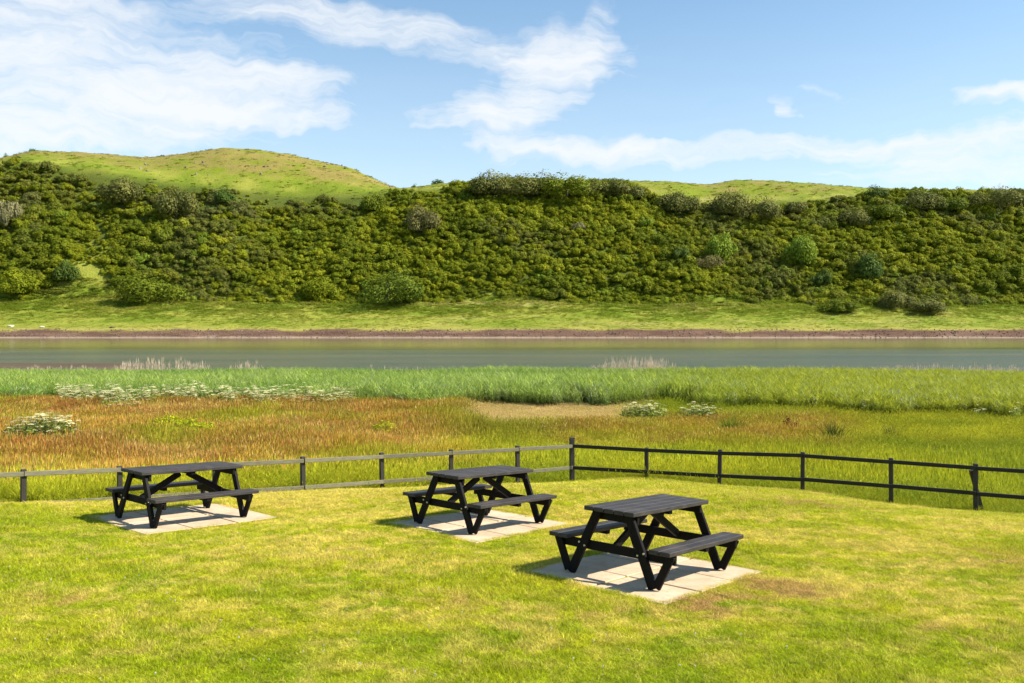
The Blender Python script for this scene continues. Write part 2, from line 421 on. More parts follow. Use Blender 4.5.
# land running on to the horizon, a little below everything
V = [(-9000, -9000, -9), (9000, -9000, -9), (9000, 9000, -9), (-9000, 9000, -9)]
gm, nt, out = newmat('plain_ground'); p = nd(nt, 'ShaderNodeBsdfPrincipled'); geo = nd(nt, 'ShaderNodeNewGeometry')
r_ = ramp(nt, noise(nt, .02, 6, geo.outputs['Position']).outputs['Fac'], [(.3, (.08, .12, .02)), (.7, (.17, .18, .05))])
lk(nt, r_.outputs[0], p.inputs['Base Color']); p.inputs['Roughness'].default_value = 1; lk(nt, p.outputs[0], out.inputs['Surface'])
tag(mesh_obj('ground', V, [(0, 1, 2, 3)], gm), 'green land running on behind the hill', 'ground', kind='structure')

# ------------------------------------------------------------------ water
wm, nt, out = newmat('estuary_water')
geo = nd(nt, 'ShaderNodeNewGeometry'); sp = nd(nt, 'ShaderNodeSeparateXYZ'); lk(nt, geo.outputs['Position'], sp.inputs[0])
p = nd(nt, 'ShaderNodeBsdfPrincipled')
mp = nd(nt, 'ShaderNodeMapping'); lk(nt, geo.outputs['Position'], mp.inputs['Vector']); mp.inputs['Scale'].default_value = (.55, 1.3, 1)
n1 = noise(nt, 1.0, 5, mp.outputs[0], .6)
mp2 = nd(nt, 'ShaderNodeMapping'); lk(nt, geo.outputs['Position'], mp2.inputs['Vector']); mp2.inputs['Scale'].default_value = (.014, .11, 1)
n2 = noise(nt, 1.0, 3, mp2.outputs[0], .6)
# wind reaches the middle of the channel; the water under the far bank is calmer
calm = nd(nt, 'ShaderNodeMapRange', interpolation_type='SMOOTHSTEP'); lk(nt, mth(nt, 'MULTIPLY_ADD', n2.outputs['Fac'], 60, sp.outputs['Y']), calm.inputs[0])
calm.inputs[1].default_value = 165; calm.inputs[2].default_value = 265; calm.inputs[3].default_value = 1; calm.inputs[4].default_value = .04
b = nd(nt, 'ShaderNodeBump'); b.inputs['Distance'].default_value = .7; lk(nt, n1.outputs['Fac'], b.inputs['Height'])
lk(nt, mth(nt, 'MULTIPLY', calm.outputs[0], mth(nt, 'MULTIPLY_ADD', n2.outputs['Fac'], 2.4, -.45)), b.inputs['Strength'])
lk(nt, b.outputs[0], p.inputs['Normal'])
cr = ramp(nt, n2.outputs['Fac'], [(.35, (.055, .07, .03)), (.65, (.115, .11, .06))])
lk(nt, cr.outputs[0], p.inputs['Base Color']); p.inputs['IOR'].default_value = 1.33; p.inputs['Specular IOR Level'].default_value = .5
lk(nt, mth(nt, 'MULTIPLY_ADD', calm.outputs[0], .16, .08), p.inputs['Roughness'])
lk(nt, p.outputs[0], out.inputs['Surface'])
V = [(-1100, 60, WATER), (1100, 60, WATER), (1100, 392, WATER), (-1100, 392, WATER)]
tag(mesh_obj('water', V, [(0, 1, 2, 3)], wm), 'calm grey green estuary water below the hill', 'water', kind='structure')

# ------------------------------------------------------------------ wood materials
def wood_mat(name, c1, c2, rough=.5, scale=6, bump=.002, spec=.5, axis=0, wear=None):
    m, nt, out = newmat(name); tc = nd(nt, 'ShaderNodeTexCoord'); mp = nd(nt, 'ShaderNodeMapping'); lk(nt, tc.outputs['Object'], mp.inputs['Vector'])
    s = [14, 14, 14]; s[axis] = 1.2; mp.inputs['Scale'].default_value = s
    n = noise(nt, scale, 6, mp.outputs[0], .65); n2 = noise(nt, 3.0, 4, tc.outputs['Object'], .6)
    r = ramp(nt, n.outputs['Fac'], [(.3, c1), (.7, c2)]); col = r.outputs[0]
    if wear:
        rr = nd(nt, 'ShaderNodeMapRange'); lk(nt, n2.outputs['Fac'], rr.inputs[0]); rr.inputs[1].default_value = .52; rr.inputs[2].default_value = .72
        col = mixrgb(nt, mth(nt, 'MULTIPLY', rr.outputs[0], .6), col, wear)
    p = nd(nt, 'ShaderNodeBsdfPrincipled'); lk(nt, col, p.inputs['Base Color']); p.inputs['Specular IOR Level'].default_value = spec
    lk(nt, mth(nt, 'MULTIPLY_ADD', n2.outputs['Fac'], .35, rough-.17), p.inputs['Roughness'])
    b = nd(nt, 'ShaderNodeBump'); b.inputs['Distance'].default_value = bump; lk(nt, n.outputs['Fac'], b.inputs['Height']); lk(nt, b.outputs[0], p.inputs['Normal'])
    lk(nt, p.outputs[0], out.inputs['Surface']); return m
M_TOP = wood_mat('black_stained_boards', (.013, .010, .009), (.046, .037, .034), .6, 5, .0025, .4, 0, (.08, .068, .06))
M_LEG = wood_mat('black_stained_frame', (.005, .004, .0035), (.012, .0095, .0085), .6, 5, .002, .1, 2)
M_POST = wood_mat('dark_stained_post', (.018, .015, .012), (.045, .038, .028), .6, 5, .003, .35, 2)
M_RAILD = wood_mat('dark_rail', (.008, .007, .006), (.022, .02, .016), .6, 5, .003, .3, 0)  # near-black rails of the right-hand fence
M_RAILG = wood_mat('pale_grey_rail', (.10, .09, .055), (.23, .205, .13), .75, 4, .004, .3, 0, (.16, .17, .09))  # much paler grey rails of the left-hand fence
bm_, nt, out = newmat('zinc_bolt'); p = nd(nt, 'ShaderNodeBsdfPrincipled'); p.inputs['Metallic'].default_value = .9; p.inputs['Roughness'].default_value = .4
p.inputs['Base Color'].default_value = (.5, .48, .45, 1); nn = noise(nt, 40, 3); lk(nt, ramp(nt, nn.outputs['Fac'], [(.3, (.3, .28, .25)), (.7, (.6, .58, .55))]).outputs[0], p.inputs['Base Color'])
lk(nt, p.outputs[0], out.inputs['Surface']); M_BOLT = bm_
# concrete flags
cm, nt, out = newmat('pale_concrete'); tc = nd(nt, 'ShaderNodeTexCoord'); geo = nd(nt, 'ShaderNodeNewGeometry')
n1 = noise(nt, 3, 5, geo.outputs['Position'], .65); n2 = noise(nt, 90, 4, geo.outputs['Position'], .7); n3 = noise(nt, 14, 4, geo.outputs['Position'], .6)
c = ramp(nt, n1.outputs['Fac'], [(.3, (.42, .29, .165)), (.5, (.56, .41, .26)), (.72, (.65, .50, .34))]).outputs[0]
c = mixrgb(nt, mth(nt, 'MULTIPLY', n2.outputs['Fac'], .5), c, (.34, .27, .20))
rr = nd(nt, 'ShaderNodeMapRange'); lk(nt, n3.outputs['Fac'], rr.inputs[0]); rr.inputs[1].default_value = .58; rr.inputs[2].default_value = .74
c = mixrgb(nt, mth(nt, 'MULTIPLY', rr.outputs[0], .75), c, (.24, .20, .11))
p = nd(nt, 'ShaderNodeBsdfPrincipled'); lk(nt, c, p.inputs['Base Color']); p.inputs['Roughness'].default_value = .85
b = nd(nt, 'ShaderNodeBump'); b.inputs['Distance'].default_value = .003; lk(nt, n2.outputs['Fac'], b.inputs['Height']); lk(nt, b.outputs[0], p.inputs['Normal'])
lk(nt, p.outputs[0], out.inputs['Surface']); M_CONC = cm

# ------------------------------------------------------------------ picnic tables and their pads
TLAB = ['black wooden picnic table nearest the camera, worn brown grass at the corner of its slabs',
        'middle black wooden picnic table, between the other two and in front of the fence corner',
        'black wooden picnic table farthest left, its tabletop overlapping the pale fence rail']
PLAB = ['large pale concrete pad under the nearest picnic table with brown grass at its right corner',
        'pale concrete pad under the middle picnic table, grass growing in its joints',
        'pale concrete pad under the farthest left picnic table, partly overgrown at its front']
def picnic_table():
    d = DIM; root = empty('picnic_table', (0, 0, 0), TLAB[0], 'picnic table', 'black picnic tables on the lawn')
    zt = .75; th = .044; n = 5; w = (d['W']-.010*(n-1))/n
    mb = MB()
    for k in range(n):
        y = -d['W']/2+w/2+k*(w+.010); e = random.uniform(-.004, .004)
        mb.box((e, y, zt-th/2+random.uniform(-.0015, .0015)), (d['L'], w, th), None, .004)
    mb.build('tabletop', M_TOP, root)
    for s in (-1, 1):
        mb = MB(); ww = (d['bo']-d['bi']-.008)/2
        for k in range(2): mb.box((random.uniform(-.003, .003), s*(d['bi']+ww/2+k*(ww+.008)), d['hb']-th/2), (d['LB'], ww, th), None, .004)
        seat = mb.build('seat', M_TOP, root)
        MB().box((0, s*(d['bi']+.12), d['hb']-th-.0245), (.07, .21, .045), None, .004).build('batten', M_LEG, seat)
    fx = d['fi']-.035
    for e in (-1, 1):
        X = e*fx; lt = .045
        for s in (-1, 1):
            # long leg leans outwards and stands on the pad; short strut rises from its foot to the seat's outer edge
            MB().bar((X, s*.19, zt-th-.002), (X, s*(d['fs']), .004), .095, lt).build('leg', M_LEG, root)
            MB().bar((X-e*.002, s*(d['fs']+.035), .022), (X-e*.002, s*(d['bo']-.045), d['hb']-th-.004), .085, lt-.008).build('strut', M_LEG, root)
        cb = MB().box((X-e*(lt/2+.021), 0, d['hb']-th-.052), (.04, 2*d['bo']-.03, .095), None, .004).build('cross_beam', M_LEG, root)
        for s in (-1, 1):
            for dy in (.33, .40):
                MB().tube([(X+e*(lt/2), s*dy, d['hb']-.10+(dy-.33)*.4), (X+e*(lt/2+.012), s*dy, d['hb']-.10+(dy-.33)*.4)], .011, 8).build('bolt', M_BOLT, cb)
        MB().box((X-e*(lt/2+.021), 0, zt-th-.049), (.04, d['W']-.05, .09), None, .004).build('top_bearer', M_LEG, root)
        # brace from the middle of the tabletop down to the cross beam
        MB().bar((e*.06, 0, zt-th-.05), (X-e*(lt/2+.045), 0, d['hb']-.075), .085, .04, side=Vector((0, 1, 0))).build('brace', M_LEG, root)
    MB().box((0, 0, zt-th-.0245), (.07, d['W']-.06, .045), None, .004).build('middle_batten', M_LEG, root)
    return root
def copy_tree(o, parent=None):
    c = o.copy(); C.objects.link(c)
    if parent: c.parent = parent
    for ch in list(o.children): copy_tree(ch, c)
    return c
tproto = picnic_table()
for i, (x, y, z, a, sx, sy, tl) in enumerate(TAB):
    o = tproto if i == 0 else copy_tree(tproto)
    o['label'] = TLAB[i]; o.location = (x, y, z); o.rotation_euler = Euler((0, -math.atan(tl), a), 'XYZ')
    if i == 2: o.scale = (1.03, 1.03, 1.045); o.location = (x-.03, y-.01, z)
    pad = empty('concrete_pad', (x, y, z), PLAB[i], 'paving', 'concrete pads under the picnic tables', (0, -math.atan(tl), a))
    nx, ny = 3, 2; g = .03; SLx, SWy = DIM['SL'], DIM['SW']
    for p_ in range(nx):
        for q in range(ny):
            w, h = (SLx-g*(nx-1))/nx, (SWy-g*(ny-1))/ny
            MB().box((sx-SLx/2+w/2+p_*(w+g), sy-SWy/2+h/2+q*(h+g), -.031+random.uniform(-.003, .0)), (w, h, .06),
                     Euler((random.uniform(-.004, .004), random.uniform(-.004, .004), 0)).to_matrix(), .006).build('slab', M_CONC, pad)

# ------------------------------------------------------------------ fences
def at_v(p, v):
    """height above a post's foot that is seen at picture row v"""
    return ray(CX, v)[1]*p[1]-p[2]
VL = [(477, 482, 516), (473, 478, 511), (469.3, 473.6, 504.5), (466, 469.6, 498), (461.7, 465, 492), (456.6, 460.2, 487), (452.6, 456.2, 481), (449.5, 452.6, 476.5), (445.6, 449, 471.8), (437, 446, 467)]
VR = [(437, 445.5, 467.3), (447.6, 449.6, 471.2), (449.4, 453, 475.2), (452, 455.2, 479), (458, 461.4, 485.7), (463.6, 467.6, 493), (470, 473.6, 500), (476, 480, 507)]
def fence(name, posts, corner, rows, label, railmat):
    root = empty(name, (posts[0][0], posts[0][1], posts[0][2]), label, 'fence', 'post and rail fences around the lawn')
    o0 = Vector(posts[0]); P_ = [Vector(p)-o0 for p in posts]
    for i, p in enumerate(P_):
        if i == corner: continue
        d = (P_[min(i+1, len(P_)-1)]-P_[max(i-1, 0)]); ang = math.atan2(d.y, d.x); H = at_v(posts[i], rows[i][0])
        rot = Euler((random.uniform(-.015, .015), random.uniform(-.015, .015), ang)).to_matrix()
        q = MB().box((0, 0, (H-.5)/2), (.085, .085, H+.5), rot, .008).build('post', M_POST, root); q.location = p
    for k in (1, 2):
        for i in range(len(P_)-1):
            a, b = P_[i].copy(), P_[i+1].copy(); d = (b-a).normalized(); nrm = Vector((d.y, -d.x, 0)).normalized()
            if nrm.y > 0: nrm = -nrm
            ha = at_v(posts[i], rows[i][k]); hb_ = at_v(posts[i+1], rows[i+1][k]); off = nrm*.066
            a = a+off+Vector((0, 0, ha+random.uniform(-.006, .006))); b = b+off+Vector((0, 0, hb_+random.uniform(-.006, .006)))
            L = (b-a).length; ang = math.atan2(b.y-a.y, b.x-a.x); pit = -math.atan2(b.z-a.z, math.hypot(b.x-a.x, b.y-a.y))
            r = MB().box((0, 0, 0), (L-.006, .034, .078), None, .005).build('rail', railmat, root)
            r.location = (a+b)/2; r.rotation_euler = (random.uniform(-.02, .02), pit, ang)
    return root
fence('post_and_rail_fence', LPOST+[CORNER], len(LPOST), VL, 'fence with pale grey rails on dark posts, left of the corner post', M_RAILG)
fence('post_and_rail_fence', [CORNER]+RPOST, 0, VR, 'black post and rail fence running right from the corner post', M_RAILD)
cpst = empty('corner_post', CORNER, 'tall thick dark post at the fence corner behind the middle and nearest tables', 'post')
MB().box((0, 0, .26), (.11, .11, 1.52), Euler((.01, -.01, .15)).to_matrix(), .012).build('post_shaft', M_POST, cpst)
MB().box((0, 0, 1.03), (.122, .122, .025), Euler((.01, -.01, .15)).to_matrix(), .01).build('post_cap', M_POST, cpst)
# leaning prop behind the fifth post on the right
pp = RPOST[4]
prop = MB().bar((.27, .26, -.05), (-.05, .09, .80), .07, .06, .006, Vector((0, 1, 0))).build('fence_prop', M_POST); prop.location = pp
tag(prop, 'slanting dark timber prop leaning on the back of the right-hand fence', 'timber prop')

# ------------------------------------------------------------------ lawn grass
M_GRASS = leaf_mat('lawn_grass', .38, var=1.15)
gv = [tuft(24, .055, .022, .5, .0036, 1.3, M_GRASS, seed=k) for k in range(5)] + [tuft(18, .045, .034, .5, .0038, 1.1, M_GRASS, seed=20+k) for k in range(2)]
def sample_view(n, y0, y1, pw=1.0, amin=-.66, amax=.66):
    """random ground points, denser towards the viewer by pw (1 = even in depth and angle)"""
    t = rng.random(n); y = (y0**pw+(y1**pw-y0**pw)*t)**(1/pw); a = amin+(amax-amin)*rng.random(n)
    return a*y, y
x, y = sample_view(230000, 5.2, 21, 1.15)
ex, ey = [], []
for i_, (tx, ty_, tz, a_, sx_, sy_, tl_) in enumerate(TAB):   # turf creeping over the edges of the slabs
    for e_ in range(2600):
        q_ = rng.random()*2-1; side = rng.integers(0, 4); ov = (.05 if i_ else .012)*vnoise(np.array([q_*5+i_*9+side*4]), np.array([1.0]), 301)[0]*rng.random()*1.3
        X_, Y_ = ((q_*DIM['SL']/2, (1 if side == 0 else -1)*(DIM['SW']/2-ov)) if side < 2 else ((1 if side == 2 else -1)*(DIM['SL']/2-ov), q_*DIM['SW']/2))
        w_ = tab_world(i_, X_+sx_, Y_+sy_); ex.append(w_[0]); ey.append(w_[1])
nk = len(x); x = np.r_[x, ex]; y = np.r_[y, ey]
k = (y < fence_y(x)+.05) & (~pad_mask(x, y, .015) | (np.arange(len(x)) >= nk)); x, y = x[k], y[k]; z = near_h(x, y)
n = len(x); s = (.75+.5*rng.random(n))*(.8+.028*y); vi = rng.integers(0, 5, n)
lush = fbm(x*.8, y*.8, 121, 3); vi = np.where((lush > .56) & (rng.random(n) < .5), rng.integers(5, 7, n), vi)
pg = lawn_pig(x, y)*(.82+.36*rng.random((n, 1)))
pg = pg*(.66+.68*vnoise(x*16, y*16, 33))[:, None]; dry = rng.random(n) < .13; pg[dry] = pg[dry]*.4+np.array(STRAW)*.6
scatter('lawn_grass', 'short mown grass blades covering the lawn', 'grass', gv, np.c_[x, y, z-.004],
        np.c_[rng.normal(0, .12, n), rng.normal(0, .12, n), rng.random(n)*6.28], np.c_[s, s, s*(.8+.5*lush)], vi, pg)
# grass in pad joints
# clover heads in the lawn
def clover(seed):
    r = random.Random(seed); V = []; Fc = []
    for _ in range(26):
        d = Vector((r.gauss(0, 1), r.gauss(0, 1), r.gauss(0, 1)+.3)).normalized()*.010; c = d+Vector((0, 0, .055))
        t = d.orthogonal().normalized()*.004; q = d.cross(t).normalized()*.004; b = len(V)
        V += [c-t, c+q, c+t, c-q]; Fc.append((b, b+1, b+2, b+3))
    b = len(V); V += [Vector((-.001, 0, 0)), Vector((.001, 0, 0)), Vector((.001, 0, .05)), Vector((-.001, 0, .05))]; Fc.append((b, b+1, b+2, b+3))
    return V, Fc
M_CLOV = leaf_mat('clover_white', .25, col=(.62, .58, .42), var=.3)
cv = [mesh_obj('clover', *clover(k), M_CLOV, link=False) for k in range(3)]
x, y = sample_view(900, 5.3, 14, 1.2); k = (vnoise(x*.7, y*.7, 9)+.45*(x < 0) > .62) & ~pad_mask(x, y, .1) & (rng.random(900) < .45); x, y = x[k], y[k]; n = len(x)
s = .55+.4*rng.random(n)
scatter('clover_flowers', 'tiny white clover heads dotted through the lawn', 'flowers', cv, np.c_[x, y, near_h(x, y)-.01], np.c_[np.zeros(n), np.zeros(n), rng.random(n)*6], np.c_[s, s, s], rng.integers(0, 3, n), np.ones((n, 3)))

# ------------------------------------------------------------------ meadow
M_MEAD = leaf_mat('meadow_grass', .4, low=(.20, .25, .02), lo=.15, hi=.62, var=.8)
M_MEADG = leaf_mat('meadow_green_grass', .4, var=.7)
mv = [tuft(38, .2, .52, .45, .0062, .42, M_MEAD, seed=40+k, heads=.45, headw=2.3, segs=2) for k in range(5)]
mg = [tuft(36, .19, .38, .5, .0085, .5, M_MEADG, seed=60+k, segs=2) for k in range(4)]
x, y = sample_view(64000, 15, 54, 1.35, -.68, .68)
d = y-fence_y(x); u = CX+F*x/y; k = (d > .02) & (y < reed_front(x, y)+1.0); x, y, d, u = x[k], y[k], d[k], u[k]; n = len(x)
pg, tan = meadow_pig(x, y); warmth = pg[:, 0]/(pg[:, 1]+.01)
vi = np.where(rng.random(n) < np.clip((warmth-.95)*1.3+.25, .12, .88), rng.integers(0, 5, n), rng.integers(5, 9, n))
pg = pg*(.75+.5*rng.random((n, 1))); odd = rng.random(n) < .2; pg[odd] = pg[odd]*.3+np.array(YGR)*.7; odd = (rng.random(n) < .06) & (warmth > 1.2); pg[odd] = np.array(STR2)
pg = pg*(np.interp(d, [0, 10, 16], [1.22, 1.15, 1.0])*(.72+.56*fbm(x/1.1, y/1.1, 133, 3)))[:, None]
hs = np.interp(d, [0, .5, 2, 8], [.35, .55, .75, 1.0])*(.55+.9*fbm(x/1.7, y/1.7, 131, 3))
hs = hs*(1-.62*tan)*np.where((u > 480) & (y > 28), .72, 1)
ws = .8+.022*y
clean = (u > 830) & (y > 27); hs = np.where(clean, hs*.8, hs)
scatter('meadow_grass', 'tall rough meadow grass with rust and straw seed heads beyond the fence', 'meadow grass', mv+mg, np.c_[x, y, near_h(x, y)-.02],
        np.c_[rng.normal(0, .07, n), rng.normal(.05, .07, n), rng.random(n)*6.28], np.c_[ws, ws, hs*1.05], vi, pg)
# buttercups
def specks(n_, r_, seed, h0):
    r = random.Random(seed); V = []; Fc = []
    for _ in range(n_):
        a = r.random()*6.28; d_ = .35*math.sqrt(r.random()); c = Vector((d_*math.cos(a), d_*math.sin(a), h0*(.75+.4*r.random())))
        t = Vector((r.gauss(0, 1), r.gauss(0, 1), r.gauss(0, .6))).normalized()*r_; q = t.orthogonal().normalized()*r_; b = len(V); V += [c-t, c+q, c+t, c-q]; Fc.append((b, b+1, b+2, b+3))
    return V, Fc
M_BUT = leaf_mat('buttercup', .2, col=(.62, .48, .02), var=.4)
bv_ = [mesh_obj('buttercups', *specks(5, .013, k, .40), M_BUT, link=False) for k in range(4)]
x, y = sample_view(4200, 17.5, 45, 1.2); k = (y-fence_y(x) > .3) & (y < reed_front(x, y)-1) & (fbm(x/3, y/3, 141, 2) > .38); x, y = x[k], y[k]; n = len(x)
scatter('buttercups', 'yellow buttercup specks among the meadow grass', 'flowers', bv_, np.c_[x, y, near_h(x, y)], np.c_[np.zeros((n, 2)), rng.random(n)*6], np.ones((n, 3)), rng.integers(0, 4, n), np.ones((n, 3)))

# ------------------------------------------------------------------ reed bed
def reedtuft(seed, nst, h, mat, plume=0.0, rad=.28, lw=.022):
    r = random.Random(seed); V = []; Fc = []; bv = []; hh = []
    def quad(a, b, w, k, h0, h1):
        f = r.random()*3.14; o = Vector((math.cos(f), math.sin(f), 0))*w; i = len(V)
        V.extend([a-o*.5, a+o*.5, b]); bv.extend([k]*3); hh.extend([h0, h0, h1]); Fc.append((i, i+1, i+2))
    for _ in range(nst):
        a = r.random()*6.28; d_ = rad*math.sqrt(r.random()); base = Vector((d_*math.cos(a), d_*math.sin(a), 0)); H = h*r.uniform(.82, 1.1); k = r.random()
        tip = base+Vector((r.gauss(0, .06)+.05, r.gauss(0, .06), 1))*H
        quad(base, tip, lw*.6, k, 0, 1)
        for j in range(5):
            t = .3+.68*j/5+r.uniform(-.05, .05); p0 = base.lerp(tip, t); la = r.random()*6.28; Ln = h*r.uniform(.22, .36)
            p1 = p0+Vector((math.cos(la)*.55+.15, math.sin(la)*.55, .75+r.uniform(-.3, .2)))*Ln
            quad(p0, p1, lw*1.4, k, t, min(1, t+.2))
        if r.random() < plume:
            quad(tip-Vector((0, 0, .12*h)), tip+Vector((.03, 0, .07*h)), lw*2.4, k, 1, 1)
    return mesh_obj('reeds', V, Fc, mat, attrs={'bv': bv, 'hh': hh}, link=False)
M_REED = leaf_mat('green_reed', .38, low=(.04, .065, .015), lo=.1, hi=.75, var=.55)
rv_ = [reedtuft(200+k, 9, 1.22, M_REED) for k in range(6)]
x, y = sample_view(46000, 42, 78, 1.1, -.70, .70)
rf = reed_front(x, y); k = (y > rf) & (y < 74+3*(fbm(x/9, y*0, 151, 2)-.5)*2); x, y, rf = x[k], y[k], rf[k]; n = len(x); u = CX+F*x/y
# gaps, as along the broken right-hand edge
k = ~((u > 560) & (y-rf < 6) & (fbm(x/3.2, y/2.4, 157, 3) < .40)); x, y, rf, u = x[k], y[k], rf[k], u[k]; n = len(x)
g = fbm(x/8, y/6, 153, 3); pg = mixc((.13, .205, .034), (.215, .285, .055), sstep(.3, .7, g)); pg = mixc(pg, (.25, .265, .02), sstep(520, 820, u)*.9)
pg = mixc(pg, (.26, .29, .14), (rng.random(n) < .12)*.8)
pg = pg*(.8+.4*rng.random((n, 1))); pg = pg*1.45; s = .85+.3*rng.random(n); hs = s*(.85+.3*g)*np.interp(u, [0, 400, 700, 900], [.92, 1.0, 1.0, .88])*(.8+.2*sstep(0, 1.5, y-rf))
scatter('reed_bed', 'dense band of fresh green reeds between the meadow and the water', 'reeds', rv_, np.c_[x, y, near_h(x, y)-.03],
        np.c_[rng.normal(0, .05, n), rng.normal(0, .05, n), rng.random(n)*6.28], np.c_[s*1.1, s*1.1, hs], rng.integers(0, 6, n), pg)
# dead pale reeds at the water's edge
M_DEAD = leaf_mat('dead_reed', .25, col=(.62, .49, .34), var=.5)
dv = [tuft(16, .22, 1.6, .35, .013, .06, M_DEAD, seed=300+k, heads=.7, headw=2.0) for k in range(4)]
def band(u0, u1, n_, y0, y1, hmul):
    uu = u0+(u1-u0)*rng.random(n_); yy = y0+(y1-y0)*rng.random(n_); f = np.sin(np.clip((uu-u0)/(u1-u0), 0, 1)*math.pi)**.5
    keep = rng.random(n_) < .35+.65*fbm(uu/9, uu*0, 161, 2)
    return (uu[keep]-CX)/F*yy[keep], yy[keep], (hmul*(.6+.4*f)*(.8+.3*rng.random(n_)))[keep]
bx = [band(112, 212, 150, 74, 79, 1.0), band(228, 268, 55, 74, 78, .85), band(592, 678, 160, 75, 79, 1.02), band(0, 110, 70, 73, 78, .72), band(850, 1060, 260, 73, 77, .78), band(270, 590, 60, 72, 77, .72), band(700, 860, 60, 72, 77, .7)]
x = np.concatenate([b_[0] for b_ in bx]); y = np.concatenate([b_[1] for b_ in bx]); s = np.concatenate([b_[2] for b_ in bx]); n = len(x)
scatter('dead_reeds', 'pale straw coloured dead reeds standing at the water edge', 'dead reeds', dv, np.c_[x, y, np.full(n, -4.95)],
        np.c_[np.zeros((n, 2)), rng.random(n)*6.28], np.c_[np.ones(n), np.ones(n), s], rng.integers(0, 4, n), np.ones((n, 3)))

# ------------------------------------------------------------------ umbel plants
M_UMB = leaf_mat('umbel_white', .3, col=(.70, .65, .36), var=.35)
M_HLEAF = leaf_mat('umbel_leaf', .4, col=(.20, .26, .04), var=.7)
M_STEM = leaf_mat('umbel_stem', .1, col=(.14, .17, .06), var=.4)
def umbel_geo(seed, wx, wy, h, n, hr=.095):
    r = random.Random(seed); FV, FF, fb, LV, LF, lb, st = [], [], [], [], [], [], MB()
    for _ in range(n):
        a = r.random()*6.28; q = math.sqrt(r.random()); x_, y_ = q*math.cos(a)*wx/2, q*math.sin(a)*wy/2
        H = h*(1-.25*q*q)*r.uniform(.58, 1.06); R_ = hr*r.uniform(.7, 1.25); k = r.random(); tilt = Vector((r.gauss(0, .2), r.gauss(0, .2), 1)).normalized()
        top = Vector((x_, y_, H)); st.tube([(x_*.82, y_*.82, 0), top], [.008, .004], 4)
        for j in range(26):
            b_ = r.random()*6.28; e = R_*math.sqrt(r.random()); c = top+Vector((e*math.cos(b_), e*math.sin(b_), R_*.25*(1-(e/R_)**2)+r.gauss(0, .006)))
            t = tilt.orthogonal().normalized(); t = (Matrix.Rotation(r.random()*3, 3, tilt) @ t)*R_*.2; s_ = tilt.cross(t)
            i = len(FV); FV += [c-t, c-s_, c+t, c+s_]; FF.append((i, i+1, i+2, i+3)); fb += [k*.6+.4*r.random()]*4
        for j in range(12):
            z_ = r.uniform(.15, .88)*H; c = Vector((x_+r.gauss(0, .09), y_+r.gauss(0, .09), z_)); t = Vector((r.gauss(0, 1), r.gauss(0, 1), r.gauss(0, .5))).normalized()*r.uniform(.04, .09)
            s_ = t.orthogonal().normalized()*t.length*.45; i = len(LV); LV += [c-t, c-s_, c+t, c+s_]; LF.append((i, i+1, i+2, i+3)); lb += [r.random()]*4
    return (FV, FF, fb), (LV, LF, lb), st
def umbel_plant(u, D, w, h, n, label, seed, green=1.0):
    x_ = (u-CX)/F*D; root = empty('flowering_umbel_plant', (x_, D, float(near_h(x_, D))), label, 'flowering plant', 'clumps of white umbel flowers in the meadow')
    f, l, st = umbel_geo(seed, w, w*.7, h, n)
    mesh_obj('flower_heads', f[0], f[1], M_UMB, root, {'bv': f[2]}); mesh_obj('leaves', l[0], l[1], M_HLEAF, root, {'bv': l[2]}); st.build('stems', M_STEM, root)
umbel_plant(44, 31, 2.5, 1.32, 250, 'largest clump of creamy white umbel flowers, in the rusty grass at the far left', 1)
umbel_plant(124, 44, 1.5, 1.05, 90, 'small round clump of creamy umbel flowers just in front of the white flower band', 2)
umbel_plant(645, 41.5, 2.2, 1.02, 110, 'low clump of white umbel flowers behind the right-hand fence, left one of the pair', 3)
umbel_plant(701, 41, 1.9, .98, 85, 'low clump of white umbel flowers behind the right-hand fence, right one of the pair', 4)
uv = []
for k in range(4):
    f, l, st = umbel_geo(30+k, .8, .8, 1.2, 16, .10); V = f[0]+l[0]; Fc = f[1]+[tuple(i+len(f[0]) for i in q) for q in l[1]]
    o = mesh_obj('umbels', V, Fc, None, attrs={'bv': f[2]+l[2]}, link=False); o.data.materials.append(M_UMB); o.data.materials.append(M_HLEAF)
    o.data.polygons.foreach_set('material_index', [0]*len(f[1])+[1]*len(l[1])); uv.append(o)
uu = np.r_[rng.uniform(60, 352, 330), rng.uniform(960, 1040, 10), rng.uniform(770, 870, 8), rng.uniform(395, 440, 9)]
yy = np.r_[rng.normal(.5, 1.1, 330), rng.normal(2, 1.8, 10), rng.normal(2, 1.6, 8), rng.normal(1, .8, 9)]
yy = yy-.5+reed_front((uu-CX)/F*50, np.full(len(uu), 50.0))
k = (rng.random(len(uu)) < .6+.8*fbm(uu/14, uu*0, 171, 2)); uu, yy = uu[k], yy[k]; x = (uu-CX)/F*yy; n = len(x); s = (.75+.4*rng.random(n))*np.where(uu > 380, .7, 1)
scatter('white_flower_band', 'band of creamy white umbel flowers along the front of the reeds', 'flowers', uv, np.c_[x, yy, near_h(x, yy)-.05],
        np.c_[np.zeros((n, 2)), rng.random(n)*6.28], np.c_[s, s, s*(.85+.25*rng.random(n))], rng.integers(0, 4, n), np.ones((n, 3)))

